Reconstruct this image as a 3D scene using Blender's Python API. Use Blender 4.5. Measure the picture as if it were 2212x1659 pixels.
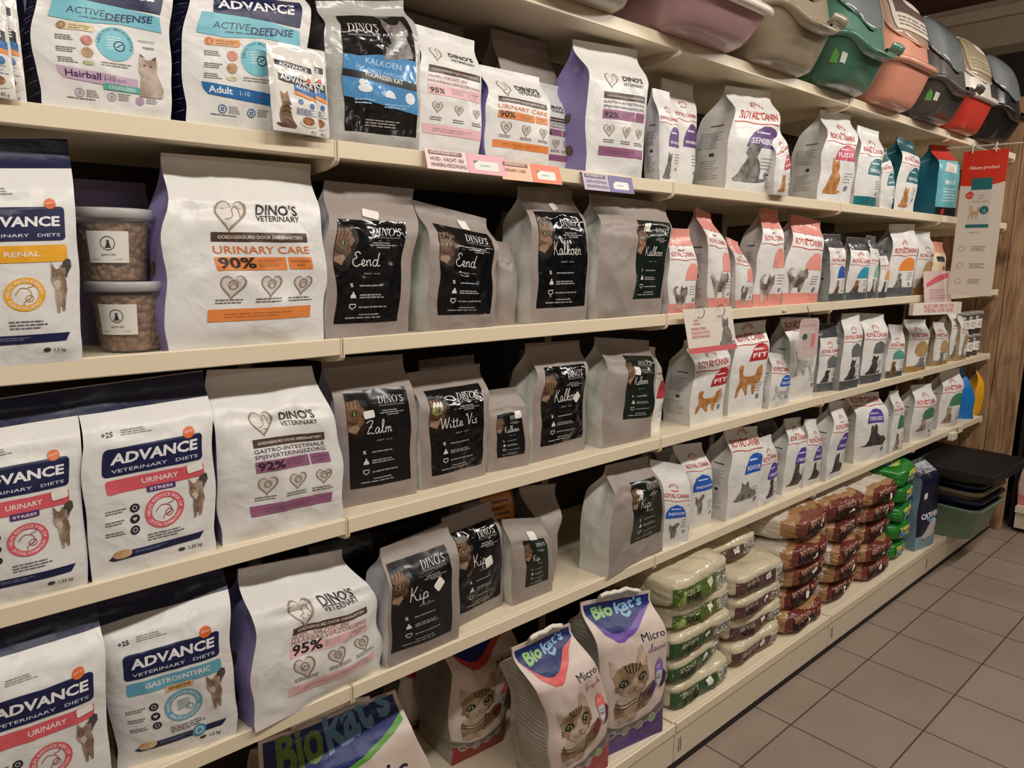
import bpy, bmesh, math, random
from mathutils import Vector, Matrix, noise
from mathutils.geometry import tessellate_polygon

for o in list(bpy.data.objects): bpy.data.objects.remove(o)
SC = bpy.context.scene
COL = SC.collection
PI = math.pi

# ---------------------------------------------------------------- camera
cam_d = bpy.data.cameras.new('camera'); cam = bpy.data.objects.new('camera', cam_d); COL.objects.link(cam)
RT = Vector((0.743918, -0.668172, 0.011517)); UP = Vector((0.108370, 0.137625, 0.984538)); FW = Vector((0.659426, 0.731167, -0.174791))
cam.matrix_world = Matrix(((RT.x, UP.x, -FW.x, -0.6694), (RT.y, UP.y, -FW.y, -1.2151), (RT.z, UP.z, -FW.z, 1.5105), (0, 0, 0, 1)))
cam_d.sensor_width = 36.0; cam_d.lens = 36.0 * 1577.7 / 2212.0; cam_d.clip_start = 0.02
SC.camera = cam

# ---------------------------------------------------------------- light
w = bpy.data.worlds.new('world'); SC.world = w; w.use_nodes = True
w.node_tree.nodes['Background'].inputs[0].default_value = (1.0, 0.92, 0.84, 1); w.node_tree.nodes['Background'].inputs[1].default_value = 0.07
SC.view_settings.view_transform = 'Standard'; SC.view_settings.look = 'None'
SC.view_settings.gamma = 1.0; SC.view_settings.use_curve_mapping = False
SC.view_settings.exposure = -0.24
LAMPS = [(-1.1, -1.22, 2.72), (0.5, -1.22, 2.72), (2.1, -1.22, 2.72), (3.7, -1.22, 2.72), (0.0, -3.6, 2.72), (2.6, -3.6, 2.72)]
for i, (lx, ly, lz) in enumerate(LAMPS):
    ld = bpy.data.lights.new('ceiling_tube', 'AREA'); ld.shape = 'RECTANGLE'; ld.size = 1.15; ld.size_y = 0.10
    ld.energy = 22 if i < 4 else 16; ld.color = (1.0, 0.945, 0.87)
    lo = bpy.data.objects.new('ceiling_tube', ld); COL.objects.link(lo); lo.location = (lx, ly + (0.02 if i < 4 else 0), lz - 0.03); lo.rotation_euler = (math.radians(27 if i < 4 else 0), 0, 0)
    lu = bpy.data.lights.new('added_uplight', 'AREA'); lu.shape = 'RECTANGLE'; lu.size = 1.15; lu.size_y = 0.10; lu.energy = 9; lu.color = ld.color  # extra uplight added above each housing to brighten the bulkhead
    lo = bpy.data.objects.new('added_uplight', lu); COL.objects.link(lo); lo.location = (lx, ly, lz + 0.07); lo.rotation_euler = (math.pi, 0, 0)

# ---------------------------------------------------------------- helpers
def lin(c):
    c = c / 255.0
    return c / 12.92 if c <= 0.04045 else ((c + 0.055) / 1.055) ** 2.4
MATS = {}
def mat(name, rgb, rough=0.45, metal=0.0, bump=0.0, bscale=30.0, bdist=0.004, spec=0.5, coat=0.0, trans=0.0, alpha=1.0, noise_amt=0.0, nscale=8.0, rgb2=None, detail=3.0, stretch=None):
    if name in MATS: return MATS[name]
    m = bpy.data.materials.new(name); m.use_nodes = True; nt = m.node_tree; b = nt.nodes['Principled BSDF']
    c = (lin(rgb[0]), lin(rgb[1]), lin(rgb[2]), 1)
    b.inputs['Base Color'].default_value = c; b.inputs['Roughness'].default_value = rough; b.inputs['Metallic'].default_value = metal
    b.inputs['Specular IOR Level'].default_value = spec; b.inputs['Coat Weight'].default_value = coat; b.inputs['Coat Roughness'].default_value = 0.08
    b.inputs['Transmission Weight'].default_value = trans; b.inputs['Alpha'].default_value = alpha
    if bump or rgb2:
        tc = nt.nodes.new('ShaderNodeTexCoord'); vec = tc.outputs['Object']
        if stretch:
            mp = nt.nodes.new('ShaderNodeMapping'); mp.inputs['Scale'].default_value = stretch
            nt.links.new(vec, mp.inputs[0]); vec = mp.outputs[0]
    if bump:
        n = nt.nodes.new('ShaderNodeTexNoise'); n.inputs['Scale'].default_value = bscale; n.inputs['Detail'].default_value = detail; n.inputs['Distortion'].default_value = 0.6
        bp = nt.nodes.new('ShaderNodeBump'); bp.inputs['Strength'].default_value = bump; bp.inputs['Distance'].default_value = bdist
        nt.links.new(vec, n.inputs['Vector']); nt.links.new(n.outputs['Fac'], bp.inputs['Height']); nt.links.new(bp.outputs[0], b.inputs['Normal'])
    if rgb2:
        n2 = nt.nodes.new('ShaderNodeTexNoise'); n2.inputs['Scale'].default_value = nscale; n2.inputs['Detail'].default_value = 4
        r = nt.nodes.new('ShaderNodeValToRGB'); r.color_ramp.elements[0].position = 0.38; r.color_ramp.elements[1].position = 0.62
        r.color_ramp.elements[0].color = c; r.color_ramp.elements[1].color = (lin(rgb2[0]), lin(rgb2[1]), lin(rgb2[2]), 1)
        nt.links.new(vec, n2.inputs['Vector']); nt.links.new(n2.outputs['Fac'], r.inputs[0]); nt.links.new(r.outputs[0], b.inputs['Base Color'])
    MATS[name] = m; return m
def ink(rgb):   # printing ink on bag film
    return mat('ink_%d_%d_%d' % rgb, rgb, 0.42, bump=0.25, bscale=60, bdist=0.002)
def film(name, rgb, rough=0.38, bump=0.75, sc=13.0, dist=0.009): return mat(name, rgb, rough, bump=bump, bscale=sc, bdist=dist)

class MB:
    def __init__(s): s.v = []; s.f = []; s.m = []; s.slots = []
    def slot(s, m):
        if m not in s.slots: s.slots.append(m)
        return s.slots.index(m)
    def add(s, vs, fs, m):
        b = len(s.v); k = s.slot(m); s.v.extend(vs)
        for f in fs: s.f.append(tuple(b + i for i in f)); s.m.append(k)
    def grid(s, rows, m, flip=False, close=False):
        nj = len(rows); ni = len(rows[0]); vs = [p for r in rows for p in r]; fs = []
        for j in range(nj - 1):
            for i in range(ni if close else ni - 1):
                i2 = (i + 1) % ni
                q = (j * ni + i, j * ni + i2, (j + 1) * ni + i2, (j + 1) * ni + i)
                fs.append(q[::-1] if flip else q)
        s.add(vs, fs, m)
    def box(s, x0, x1, y0, y1, z0, z1, m):
        vs = [(x, y, z) for z in (z0, z1) for y in (y0, y1) for x in (x0, x1)]
        s.add(vs, [(0, 2, 3, 1), (4, 5, 7, 6), (0, 1, 5, 4), (2, 6, 7, 3), (0, 4, 6, 2), (1, 3, 7, 5)], m)
    def sheet(s, Q, nu, nv, m, th=.0008):
        s.grid([[Q(i / nu, j / nv, 0) for i in range(nu + 1)] for j in range(nv + 1)], m); s.grid([[Q(i / nu, j / nv, -th) for i in range(nu + 1)] for j in range(nv + 1)], m, flip=True)
    def tube(s, pts, r, m, n=8):
        rows = []
        for i, p in enumerate(pts):
            p = Vector(p); a = Vector(pts[max(i - 1, 0)]); c = Vector(pts[min(i + 1, len(pts) - 1)]); d = (c - a).normalized()
            u = d.orthogonal().normalized() if i == 0 else (s_u - d * s_u.dot(d)).normalized()
            s_u = u; v = d.cross(u)
            rows.append([tuple(p + (u * math.cos(2 * PI * k / n) + v * math.sin(2 * PI * k / n)) * r) for k in range(n)])
        s.grid(rows, m, close=True)
        s.add(rows[0], [tuple(range(n))[::-1]], m); s.add(rows[-1], [tuple(range(n))], m)
    def build(s, name, parent=None, smooth=True, bevel=0.0, loc=None, rot=None, solid=0.0):
        me = bpy.data.meshes.new(name); me.from_pydata([tuple(p) for p in s.v], [], s.f)
        for m in s.slots: me.materials.append(m)
        me.polygons.foreach_set('material_index', s.m)
        if smooth: me.polygons.foreach_set('use_smooth', [True] * len(s.f))
        me.update()
        o = bpy.data.objects.new(name, me); COL.objects.link(o)
        if parent: o.parent = parent
        if loc: o.location = loc
        if rot is not None: o.rotation_euler = (0, 0, rot)
        if bevel:
            b = o.modifiers.new('b', 'BEVEL'); b.width = bevel; b.segments = 2; b.limit_method = 'ANGLE'
        if solid:
            b = o.modifiers.new('s', 'SOLIDIFY'); b.thickness = solid; b.offset = -1
        return o
def thing(name, label, cat, loc=(0, 0, 0), rz=0.0, group=None):
    o = bpy.data.objects.new(name, None); COL.objects.link(o); o.location = loc; o.rotation_euler = (0, 0, rz)
    o.empty_display_size = 0.05
    return tag(o, label, cat, group)
def tag(o, label, cat, group=None):
    o['label'] = label; o['category'] = cat
    if group: o['group'] = group
    return o
def struct(o): o['kind'] = 'structure'; return o
def sm(a, b, x):
    t = min(1, max(0, (x - a) / (b - a))); return t * t * (3 - 2 * t)

# ---------------------------------------------------------------- flat artwork laid on a surface
_txt = {}
def text_tris(s, bold=0.0, italic=0.0):
    k = (s, bold, italic)
    if k in _txt: return _txt[k]
    c = bpy.data.curves.new('t', 'FONT'); c.body = s; c.size = 1.0; c.resolution_u = 2; c.offset = bold; c.shear = italic
    o = bpy.data.objects.new('t', c); COL.objects.link(o)
    dg = bpy.context.evaluated_depsgraph_get(); me = bpy.data.meshes.new_from_object(o.evaluated_get(dg)); me.calc_loop_triangles()
    q = 1 / 0.70
    tr = [[(me.vertices[i].co.x * q, me.vertices[i].co.y * q) for i in t.vertices] for t in me.loop_triangles]
    wd = max([v.co.x for v in me.vertices], default=0.1) * q
    bpy.data.objects.remove(o); bpy.data.curves.remove(c); bpy.data.meshes.remove(me)
    _txt[k] = (tr, wd); return _txt[k]
def poly_tris(pts):
    vs = [Vector((p[0], p[1], 0)) for p in pts]
    return [[pts[i] for i in t] for t in tessellate_polygon([vs])]
def catmull(pts, n=6):
    out = []
    for i in range(len(pts) - 1):
        p0 = pts[max(i - 1, 0)]; p1 = pts[i]; p2 = pts[i + 1]; p3 = pts[min(i + 2, len(pts) - 1)]
        for k in range(n):
            t = k / n
            out.append(tuple(0.5 * (2 * b + (c - a) * t + (2 * a - 5 * b + 4 * c - d) * t * t + (3 * b - a - 3 * c + d) * t ** 3) for a, b, c, d in zip(p0, p1, p2, p3)))
    out.append(tuple(pts[-1])); return out
def stroke_tris(pts, wd, n=5, curve=True):
    p = catmull(pts, n) if curve and len(pts) > 2 else pts
    L = []; R = []
    for i in range(len(p)):
        a = p[max(i - 1, 0)]; b = p[min(i + 1, len(p) - 1)]; dx, dy = b[0] - a[0], b[1] - a[1]; l = math.hypot(dx, dy) or 1
        nx, ny = -dy / l * wd / 2, dx / l * wd / 2
        L.append((p[i][0] + nx, p[i][1] + ny)); R.append((p[i][0] - nx, p[i][1] - ny))
    out = []
    for i in range(len(p) - 1): out += [[R[i], R[i + 1], L[i + 1]], [R[i], L[i + 1], L[i]]]
    return out
def ellipse(cx, cy, rx, ry, n=20, a0=0, a1=2 * PI):
    return [(cx + rx * math.cos(a0 + (a1 - a0) * k / n), cy + ry * math.sin(a0 + (a1 - a0) * k / n)) for k in range(n if abs(a1 - a0 - 2 * PI) < 1e-6 else n + 1)]
def ring_tris(cx, cy, rx, ry, ix, iy, n=24, a0=0, a1=2 * PI):
    out = []
    for k in range(n):
        a = a0 + (a1 - a0) * k / n; b = a0 + (a1 - a0) * (k + 1) / n
        A = (cx + rx * math.cos(a), cy + ry * math.sin(a)); B = (cx + rx * math.cos(b), cy + ry * math.sin(b))
        C = (cx + ix * math.cos(b), cy + iy * math.sin(b)); D = (cx + ix * math.cos(a), cy + iy * math.sin(a))
        out += [[A, B, C], [A, C, D]]
    return out
GL = {'K': ([[(.15, 1), (.12, .5), (.05, 0)], [(.55, 1), (.3, .6), (.12, .45), (.3, .42), (.45, .1), (.6, 0), (.7, .08)]], .62),
 'a': ([[(.42, .38), (.25, .45), (.08, .25), (.12, .03), (.28, .05), (.42, .38), (.4, .08), (.52, .02), (.6, .12)]], .52),
 'l': ([[(0, .1), (.2, .5), (.3, .95), (.2, 1), (.12, .6), (.12, .1), (.25, .02), (.34, .12)]], .3),
 'k': ([[(0, .1), (.2, .5), (.28, .95), (.18, 1), (.1, .5), (.08, 0)], [(.1, .25), (.3, .42), (.36, .32), (.15, .22), (.35, .02), (.46, .12)]], .42),
 'o': ([[(.3, .42), (.1, .4), (.05, .15), (.2, 0), (.35, .15), (.3, .42), (.45, .36)]], .4),
 'e': ([[(0, .1), (.25, .22), (.28, .42), (.12, .4), (.08, .12), (.22, 0), (.4, .12)]], .36),
 'n': ([[(.05, .42), (.08, 0)], [(.08, .25), (.25, .44), (.34, .35), (.33, .05), (.45, .08)]], .42),
 'E': ([[(.6, .85), (.4, 1), (.2, .85), (.35, .6), (.1, .45), (.05, .15), (.3, -.02), (.6, .15)]], .58),
 'd': ([[(.38, .38), (.2, .45), (.06, .2), (.15, 0), (.35, .15), (.5, .95)], [(.5, .95), (.38, .1), (.5, .02), (.58, .1)]], .5),
 'i': ([[(.05, .4), (.06, .08), (.16, .02), (.24, .12)], [(.1, .62), (.13, .66)]], .2),
 'p': ([[(.08, .42), (.02, -.4)], [(.05, .2), (.2, .45), (.36, .3), (.25, .02), (.06, .1)], [(.25, .02), (.45, .1)]], .4),
 'Z': ([[(.05, .85), (.3, 1), (.6, .95), (.3, .5), (.05, .05), (.3, .08), (.65, 0)], [(.2, .5), (.5, .52)]], .62),
 'm': ([[(.05, .42), (.06, 0)], [(.07, .25), (.2, .44), (.27, .3), (.26, 0)], [(.27, .25), (.4, .44), (.48, .3), (.47, .05), (.58, .1)]], .56),
 'W': ([[(0, .8), (.12, 1), (.2, .5), (.25, 0), (.4, .5), (.5, .9), (.52, .4), (.58, 0), (.75, .6), (.85, 1)]], .8),
 't': ([[(.15, .8), (.1, .1), (.22, 0), (.34, .1)], [(0, .5), (.3, .55)]], .28),
 'V': ([[(0, .85), (.1, 1), (.2, .6), (.25, 0), (.4, .5), (.6, 1)]], .5),
 'v': ([[(.02, .42), (.14, 0), (.32, .42)]], .34),
 's': ([[(.3, .38), (.15, .42), (.12, .28), (.26, .15), (.18, 0), (.02, .06)]], .34), ' ': ([], .25),
 'c': ([[(.32, .34), (.18, .43), (.05, .2), (.15, 0), (.34, .08)]], .34), 'f': ([[(.4, .9), (.28, 1), (.18, .6), (.1, -.3)], [(0, .42), (.3, .46)]], .3),
 'r': ([[(.06, .42), (.06, 0)], [(.07, .22), (.16, .42), (.3, .4)]], .28), 'h': ([[(.12, 1), (.05, 0)], [(.07, .2), (.22, .44), (.3, .3), (.28, .04), (.38, .1)]], .38)}
def script_tris(s, wd=.075):
    x = 0; out = []
    for ch in s:
        st, adv = GL[ch]
        for p in st: out += [[(a + x, b) for a, b in t] for t in stroke_tris(p, wd, 4)]
        x += adv + .05
    return out, x
def serif_tris(s):
    x = 0; out = []
    R = lambda a, b, c, d: [[(x + a, b), (x + c, b), (x + c, d)], [(x + a, b), (x + c, d), (x + a, d)]]
    for ch in s:
        if ch == 'D':
            out += R(.08, 0, .22, 1) + R(0, 0, .35, .05) + R(0, .95, .35, 1) + ring_tris(x + .3, .5, .42, .5, .27, .45, 14, -PI / 2, PI / 2); x += .8
        elif ch == 'I': out += R(.1, 0, .24, 1) + R(0, 0, .34, .05) + R(0, .95, .34, 1); x += .42
        elif ch == 'N':
            out += R(.08, 0, .13, 1) + R(.62, 0, .67, 1) + R(0, 0, .22, .05) + R(0, .95, .2, 1) + R(.53, .95, .76, 1)
            out += [[(x + .06, 1), (x + .55, 0), (x + .67, 0)], [(x + .06, 1), (x + .67, 0), (x + .2, 1)]]; x += .83
        elif ch == 'O': out += ring_tris(x + .4, .5, .4, .52, .25, .47); x += .85
        elif ch == "'": out += [[(x + .02, 1), (x + .06, .68), (x + .16, 1)]]; x += .2
        elif ch == 'S': out += stroke_tris([(.5, .82), (.3, .97), (.1, .8), (.2, .58), (.45, .4), (.48, .15), (.27, .03), (.05, .2)] and [(x + a, b) for a, b in [(.5, .82), (.3, .96), (.12, .78), (.28, .56), (.46, .36), (.42, .12), (.25, .04), (.06, .2)]], .12, 4); x += .6
    return out, x
HEART = [(0, -1)] + [(math.sin(t) ** 3 * 1.0, (13 * math.cos(t) - 5 * math.cos(2 * t) - 2 * math.cos(3 * t) - math.cos(4 * t)) / 15) for t in [PI - .15 - k * (2 * PI - .3) / 24 for k in range(25)]]

class Art:
    """draws shapes given in 0..1 of a panel's width and height on the panel's surface P(u, v, lift)"""
    def __init__(s, mb, P, w, h, maxe=0.0075): s.mb = mb; s.P = P; s.w = w; s.h = h; s.k = w / h; s.maxe = maxe
    def emit(s, tris, rgb, L=0, m=None):
        m = m or ink(rgb); off = 0.0008 + 0.00016 * L; vs = []; fs = []; st = list(tris); mx = s.maxe; W, H = s.w, s.h
        while st:
            t = st.pop(); (a, b, c) = t
            e = [math.hypot((a[0] - b[0]) * W, (a[1] - b[1]) * H), math.hypot((b[0] - c[0]) * W, (b[1] - c[1]) * H), math.hypot((c[0] - a[0]) * W, (c[1] - a[1]) * H)]
            k = e.index(max(e))
            if e[k] > mx:
                p, q, r = ((a, b, c), (b, c, a), (c, a, b))[k]; mid = ((p[0] + q[0]) / 2, (p[1] + q[1]) / 2)
                st.append([p, mid, r]); st.append([mid, q, r]); continue
            area = (b[0] - a[0]) * (c[1] - a[1]) - (b[1] - a[1]) * (c[0] - a[0])
            if area < 0: b, c = c, b
            n = len(vs); vs += [s.P(p[0], p[1], off) for p in (a, b, c)]; fs.append((n, n + 1, n + 2))
        s.mb.add(vs, fs, m)
    def poly(s, pts, rgb, L=0, m=None): s.emit(poly_tris(pts), rgb, L, m)
    def rect(s, x0, y0, x1, y1, rgb, L=0, r=0, m=None, skew=0.0):
        k = s.k
        if r:
            rx, ry = r, r * k; pts = []
            for cx, cy, a in ((x1 - rx, y1 - ry, 0), (x0 + rx, y1 - ry, PI / 2), (x0 + rx, y0 + ry, PI), (x1 - rx, y0 + ry, 1.5 * PI)):
                pts += [(cx + rx * math.cos(a + i * PI / 8), cy + ry * math.sin(a + i * PI / 8)) for i in range(5)]
        else: pts = [(x0, y0), (x1, y0), (x1, y1), (x0, y1)]
        if skew: pts = [(a, b + skew * (a - x0)) for a, b in pts]
        s.poly(pts, rgb, L, m)
    def circ(s, cx, cy, r, rgb, L=0, n=20, m=None): s.poly(ellipse(cx, cy, r, r * s.k, n), rgb, L, m)
    def ring(s, cx, cy, r, ri, rgb, L=0, n=24): s.emit(ring_tris(cx, cy, r, r * s.k, ri, ri * s.k, n), rgb, L)
    def place(s, tr, wd, x, y, hgt, rgb, L, fit, align, rot=0.0):
        sx = hgt if fit is None else fit / wd
        x0 = x - (wd * sx / 2 if align == 'c' else wd * sx if align == 'r' else 0)
        s.emit([[(x0 + p[0] * sx, y + p[1] * hgt * s.k + rot * p[0] * sx) for p in t] for t in tr], rgb, L)
    def text(s, t, x, y, hgt, rgb, L=1, fit=None, bold=0.0, italic=0.0, align='l', rot=0.0):
        tr, wd = text_tris(t, bold, italic); s.place(tr, wd, x, y, hgt, rgb, L, fit, align, rot)
    def script(s, t, x, y, hgt, rgb, L=1, fit=None, wd=.075, align='l', rot=0.0):
        tr, w2 = script_tris(t, wd); s.place(tr, w2, x, y, hgt, rgb, L, fit, align, rot)
    def serif(s, t, x, y, hgt, rgb, L=1, fit=None, align='l'):
        tr, w2 = serif_tris(t); s.place(tr, w2, x, y, hgt, rgb, L, fit, align)
    def arc(s, t, cx, cy, r, hgt, rgb, L=1, a0=PI, span=PI, flip=False, bold=0.01):
        tr, wd = text_tris(t, bold, 0); out = []
        for q in tr:
            o = []
            for px, py in q:
                f = px / wd
                a = a0 - span * f if not flip else a0 + span * f
                rr = r + py * hgt if not flip else r + (1 - py) * hgt
                o.append((cx + rr * math.cos(a), cy + rr * math.sin(a) * s.k))
            out.append(o)
        s.emit(out, rgb, L)
    def stroke(s, pts, wd, rgb, L=1, curve=True):
        k = s.k; tr = stroke_tris([(a, b / k) for a, b in pts], wd, 5, curve); s.emit([[(p[0], p[1] * k) for p in t] for t in tr], rgb, L)
    def heart(s, cx, cy, r, rgb, L=0, line=None):
        s.poly([(cx + a * r, cy + b * r * s.k) for a, b in HEART], rgb, L)
        if line:
            s.poly([(cx - .04 * r + a * r * .84, cy + .02 * s.k * r + b * r * .84 * s.k) for a, b in HEART], line, L + 1)
    def lines(s, x0, y0, x1, y1, n, rgb, L=0, seed=1, fill=.45):
        rnd = random.Random(seed); dy = (y1 - y0) / n
        for i in range(n):
            y = y1 - dy * (i + .5); x = x0; xe = x1 - (rnd.random() * .3 * (x1 - x0))
            while x < xe:
                l = min((.08 + .16 * rnd.random()) * (x1 - x0), xe - x)
                s.emit([[(x, y - dy * fill / 2), (x + l, y - dy * fill / 2), (x + l, y + dy * fill / 2)], [(x, y - dy * fill / 2), (x + l, y + dy * fill / 2), (x, y + dy * fill / 2)]], rgb, L)
                x += l + .025 * (x1 - x0)
    def shape(s, pts, x0, y0, x1, y1, rgb, L=0, m=None, flip=False):
        s.poly([(x0 + (1 - a if flip else a) * (x1 - x0), y0 + b * (y1 - y0)) for a, b in pts], rgb, L, m)
    def barcode(s, x0, y0, x1, y1, L=0, seed=3):
        s.rect(x0, y0, x1, y1, (222, 220, 210), L); rnd = random.Random(seed); x = x0 + .06 * (x1 - x0)
        while x < x1 - .08 * (x1 - x0):
            l = (x1 - x0) * rnd.choice((.015, .03, .045)); s.rect(x, y0 + .12 * (y1 - y0), x + l, y1 - .12 * (y1 - y0), (45, 45, 45), L + 1); x += l + (x1 - x0) * rnd.choice((.02, .035))

# silhouettes in a unit box
CAT_UP = [(.30, 0), (.42, .0), (.44, .12), (.52, .12), (.54, .02), (.66, .03), (.68, .1), (.72, .3), (.78, .42), (.72, .58), (.66, .66), (.8, .72), (1, .84), (.98, .97), (.82, 1), (.62, .95), (.5, .86), (.46, .9), (.42, .82), (.25, .8), (.02, .95), (.04, .76), (0, .62), (.08, .52), (.2, .46), (.22, .3), (.28, .12)]
CAT_SIT = [(.1, 0), (.75, 0), (.95, .04), (1, .1), (.8, .1), (.84, .3), (.78, .5), (.68, .62), (.72, .75), (.74, .97), (.64, .9), (.52, .9), (.42, 1), (.38, .84), (.34, .7), (.4, .6), (.3, .4), (.22, .2), (.05, .06)]
CAT_WALK = [(.02, 0), (.1, .02), (.16, .22), (.25, .3), (.42, .02), (.5, .04), (.46, .2), (.5, .34), (.66, .34), (.72, .02), (.8, .0), (.82, .3), (.9, .36), (1, .6), (.98, .86), (.9, .92), (.8, .82), (.76, .62), (.6, .58), (.3, .62), (.22, .72), (.24, .92), (.16, 1), (.08, .94), (.1, .7), (.14, .5), (.04, .2)]
CAT_LIE = [(0, .1), (.15, 0), (.9, 0), (1, .12), (.96, .35), (.82, .5), (.7, .52), (.66, .7), (.62, 1), (.54, .84), (.44, .84), (.36, 1), (.34, .7), (.3, .5), (.2, .35), (.12, .2)]
CAT_BACK = [(0, .02), (.3, 0), (.85, .0), (1, .2), (.92, .4), (.72, .45), (.62, .6), (.62, .95), (.55, 1), (.48, .88), (.42, .98), (.36, .8), (.34, .55), (.3, .3), (.2, .1)]
KITTEN = [(.2, 0), (.32, .0), (.36, .2), (.6, .2), (.64, .02), (.76, .0), (.78, .3), (.8, .5), (.9, .62), (.92, .8), (.86, .98), (.76, .9), (.6, .9), (.5, 1), (.46, .8), (.44, .62), (.3, .62), (.2, .7), (.16, .85), (.3, .95), (.24, 1), (.08, .95), (.02, .78), (.1, .55), (.16, .3)]
LEAF = [(0, .35), (.2, .05), (.5, 0), (.8, .1), (1, .4), (.95, .7), (.7, 1), (.35, .98), (.1, .75)]
SECT = [(0, 0), (1, 0), (1, .75), (.9, .9), (.7, 1), (.45, .97), (.2, .7), (.06, .35)]
def fur(name, a, b, sc=45): return mat(name, a, 0.5, rgb2=b, nscale=sc, bump=.2, bscale=60)
FUR_TABBY = lambda: fur('fur_tabby', (120, 98, 78), (176, 158, 136))
FUR_GREY = lambda: fur('fur_grey', (92, 90, 86), (140, 136, 130))
FUR_DARK = lambda: fur('fur_dark', (52, 48, 46), (84, 78, 74))
FUR_GINGER = lambda: fur('fur_ginger', (165, 105, 50), (196, 142, 84))
FUR_PALE = lambda: fur('fur_pale', (186, 178, 166), (214, 206, 196))
FUR_BROWN = lambda: fur('fur_brown', (78, 54, 38), (150, 110, 76), 28)

# ---------------------------------------------------------------- stand-up bag
class Bag:
    def __init__(s, g, label, front, side, back=None, ts=0.66, bulge=.010, cr=1.0, seed=None, nu=28, nv=44, group=None, name='pet_food_bag', cat='bag', clear=False, waist=0.004, top_bend=0.0, side_bulge=.007):
        x, y, z, hd, w, a0, z0, a1, z1, d = g
        s.w = w; s.d = d; s.a0 = a0; s.a1 = a1; s.z0 = z0; s.z1 = z1; s.h = (z0 + z1) / 2; s.seed = seed = (seed if seed is not None else (abs(hash((round(x * 1000), round(z * 1000)))) % 997)) * 1.37
        r = math.radians(hd); ex, ey = math.cos(r), math.sin(r)
        s.ox, s.oy = w / 2, d / 2
        loc = (x + ex * w / 2 - ey * d / 2, y + ey * w / 2 + ex * d / 2, z)
        s.root = thing(name, label, cat, loc, r, group)
        s.nu, s.nv = nu, nv
        H = s.h
        def edge(t):
            k = .35 * t + .65 * sm(.45, 1, t)
            wob = noise.noise(Vector((t * 4.1, seed, 1.7))) * .008 * cr * sm(0, .15, t)
            wob2 = noise.noise(Vector((t * 4.1, seed, 9.7))) * .008 * cr * sm(0, .15, t)
            b = waist * math.sin(PI * min(1, t / ts))
            return a0 * k - b + wob, w + (a1 - w) * k + b + wob2
        def fr(u, t):
            xl, xr = edge(t); X = xl + (xr - xl) * u; zt = z0 + (z1 - z0) * u
            S = sm(ts, .95, t)
            Z = t * zt
            Y = -bulge * math.sin(PI * min(1, t / (ts * 1.15))) * (max(0, 4 * u * (1 - u)) ** .55) + (d / 2 - .0022) * S
            m = min(1, 7 * u * (1 - u)) * sm(0, .08, t)
            q = Vector((X * 11, Z * 11, seed)); n1 = noise.noise(q)
            q2 = Vector((X * 15 + Z * 6, Z * 11 - X * 5, seed + 5)); rg = 1 - abs(noise.noise(q2)) * 2.2
            fold = max(0, 1 - abs((t - ts - .02 - .05 * noise.noise(Vector((u * 3, seed, 3)))) / .05))
            n3 = noise.noise(Vector((X * 5 + 3, Z * 5, seed + 9)))
            Y += cr * (m * (.0065 * n1 + .006 * n3 - .0030 * max(0, rg) ** 2 * (1 - abs(n1))) + .004 * fold * (.4 + m)) * (1 - .7 * sm(.93, 1, t))
            Y += .35 * cr * (1 - m) * .005 * n1 * sm(0, .2, t) * (1 - sm(.8, 1, t))
            if top_bend: Y += top_bend * sm(ts + .1, 1.05, t) ** 2
            return (X - s.ox, Y - s.oy, Z)
        def bk(u, t):
            xl, xr = edge(t); X = xl + (xr - xl) * u; zt = z0 + (z1 - z0) * u
            S = sm(ts, .95, t)
            Y = d - (d / 2 - .0022) * S + .6 * bulge * math.sin(PI * min(1, t / (ts * 1.15))) * (max(0, 4 * u * (1 - u)) ** .55)
            if top_bend: Y += top_bend * sm(ts + .1, 1.05, t) ** 2
            return (X - s.ox, Y - s.oy, t * zt)
        s.F = [[fr(i / nu, j / nv) for i in range(nu + 1)] for j in range(nv + 1)]
        nb = 6
        s.B = [[bk(i / nb, j / nv) for i in range(nb + 1)] for j in range(nv + 1)]
        def sd(left):
            rows = []
            for j in range(nv + 1):
                t = j / nv; S = sm(ts, .95, t)
                p = Vector(s.F[j][0 if left else nu]); q = Vector(s.B[j][0 if left else nb]); r_ = []
                for k in range(9):
                    c = k / 8; v = p.lerp(q, c)
                    tri = 1 - abs(2 * c - 1)
                    inn = S * (1 - S) * d * .9 * tri - (1 - S) * side_bulge * math.sin(PI * c) * math.sin(PI * min(1, t / ts)) + (.10 * d * tri * sm(.15, ts, t)) * (1 - S)
                    inn += cr * .003 * noise.noise(Vector((c * 5, t * 9, seed + (3 if left else 8)))) * math.sin(PI * c)
                    inn *= 1 - sm(.80, .98, S)
                    v.x += inn if left else -inn
                    r_.append(tuple(v))
                rows.append(r_)
            return rows
        s.SL = sd(True); s.SR = sd(False)
        s.body = MB(); s.front = front; s.side = side
        s.body.grid(s.F, front)
        s.body.grid(s.B, back or front, flip=True)
        # bottom
        s.body.add([s.F[0][0], s.F[0][nu], s.B[0][nb], s.B[0][0]], [(0, 3, 2, 1)], back or front)
        s.body.add([s.F[nv][0], s.F[nv][nu], s.B[nv][nb], s.B[nv][0]], [(0, 1, 2, 3)], back or front)
        s.art = Art(s.body, s.P, w, H)
        s.gus = MB(); s.gus.grid(s.SL, side, flip=True); s.gl = Art(s.gus, s.PL, d, H)
        s.gur = MB(); s.gur.grid(s.SR, side)
        s.parts = []
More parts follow.
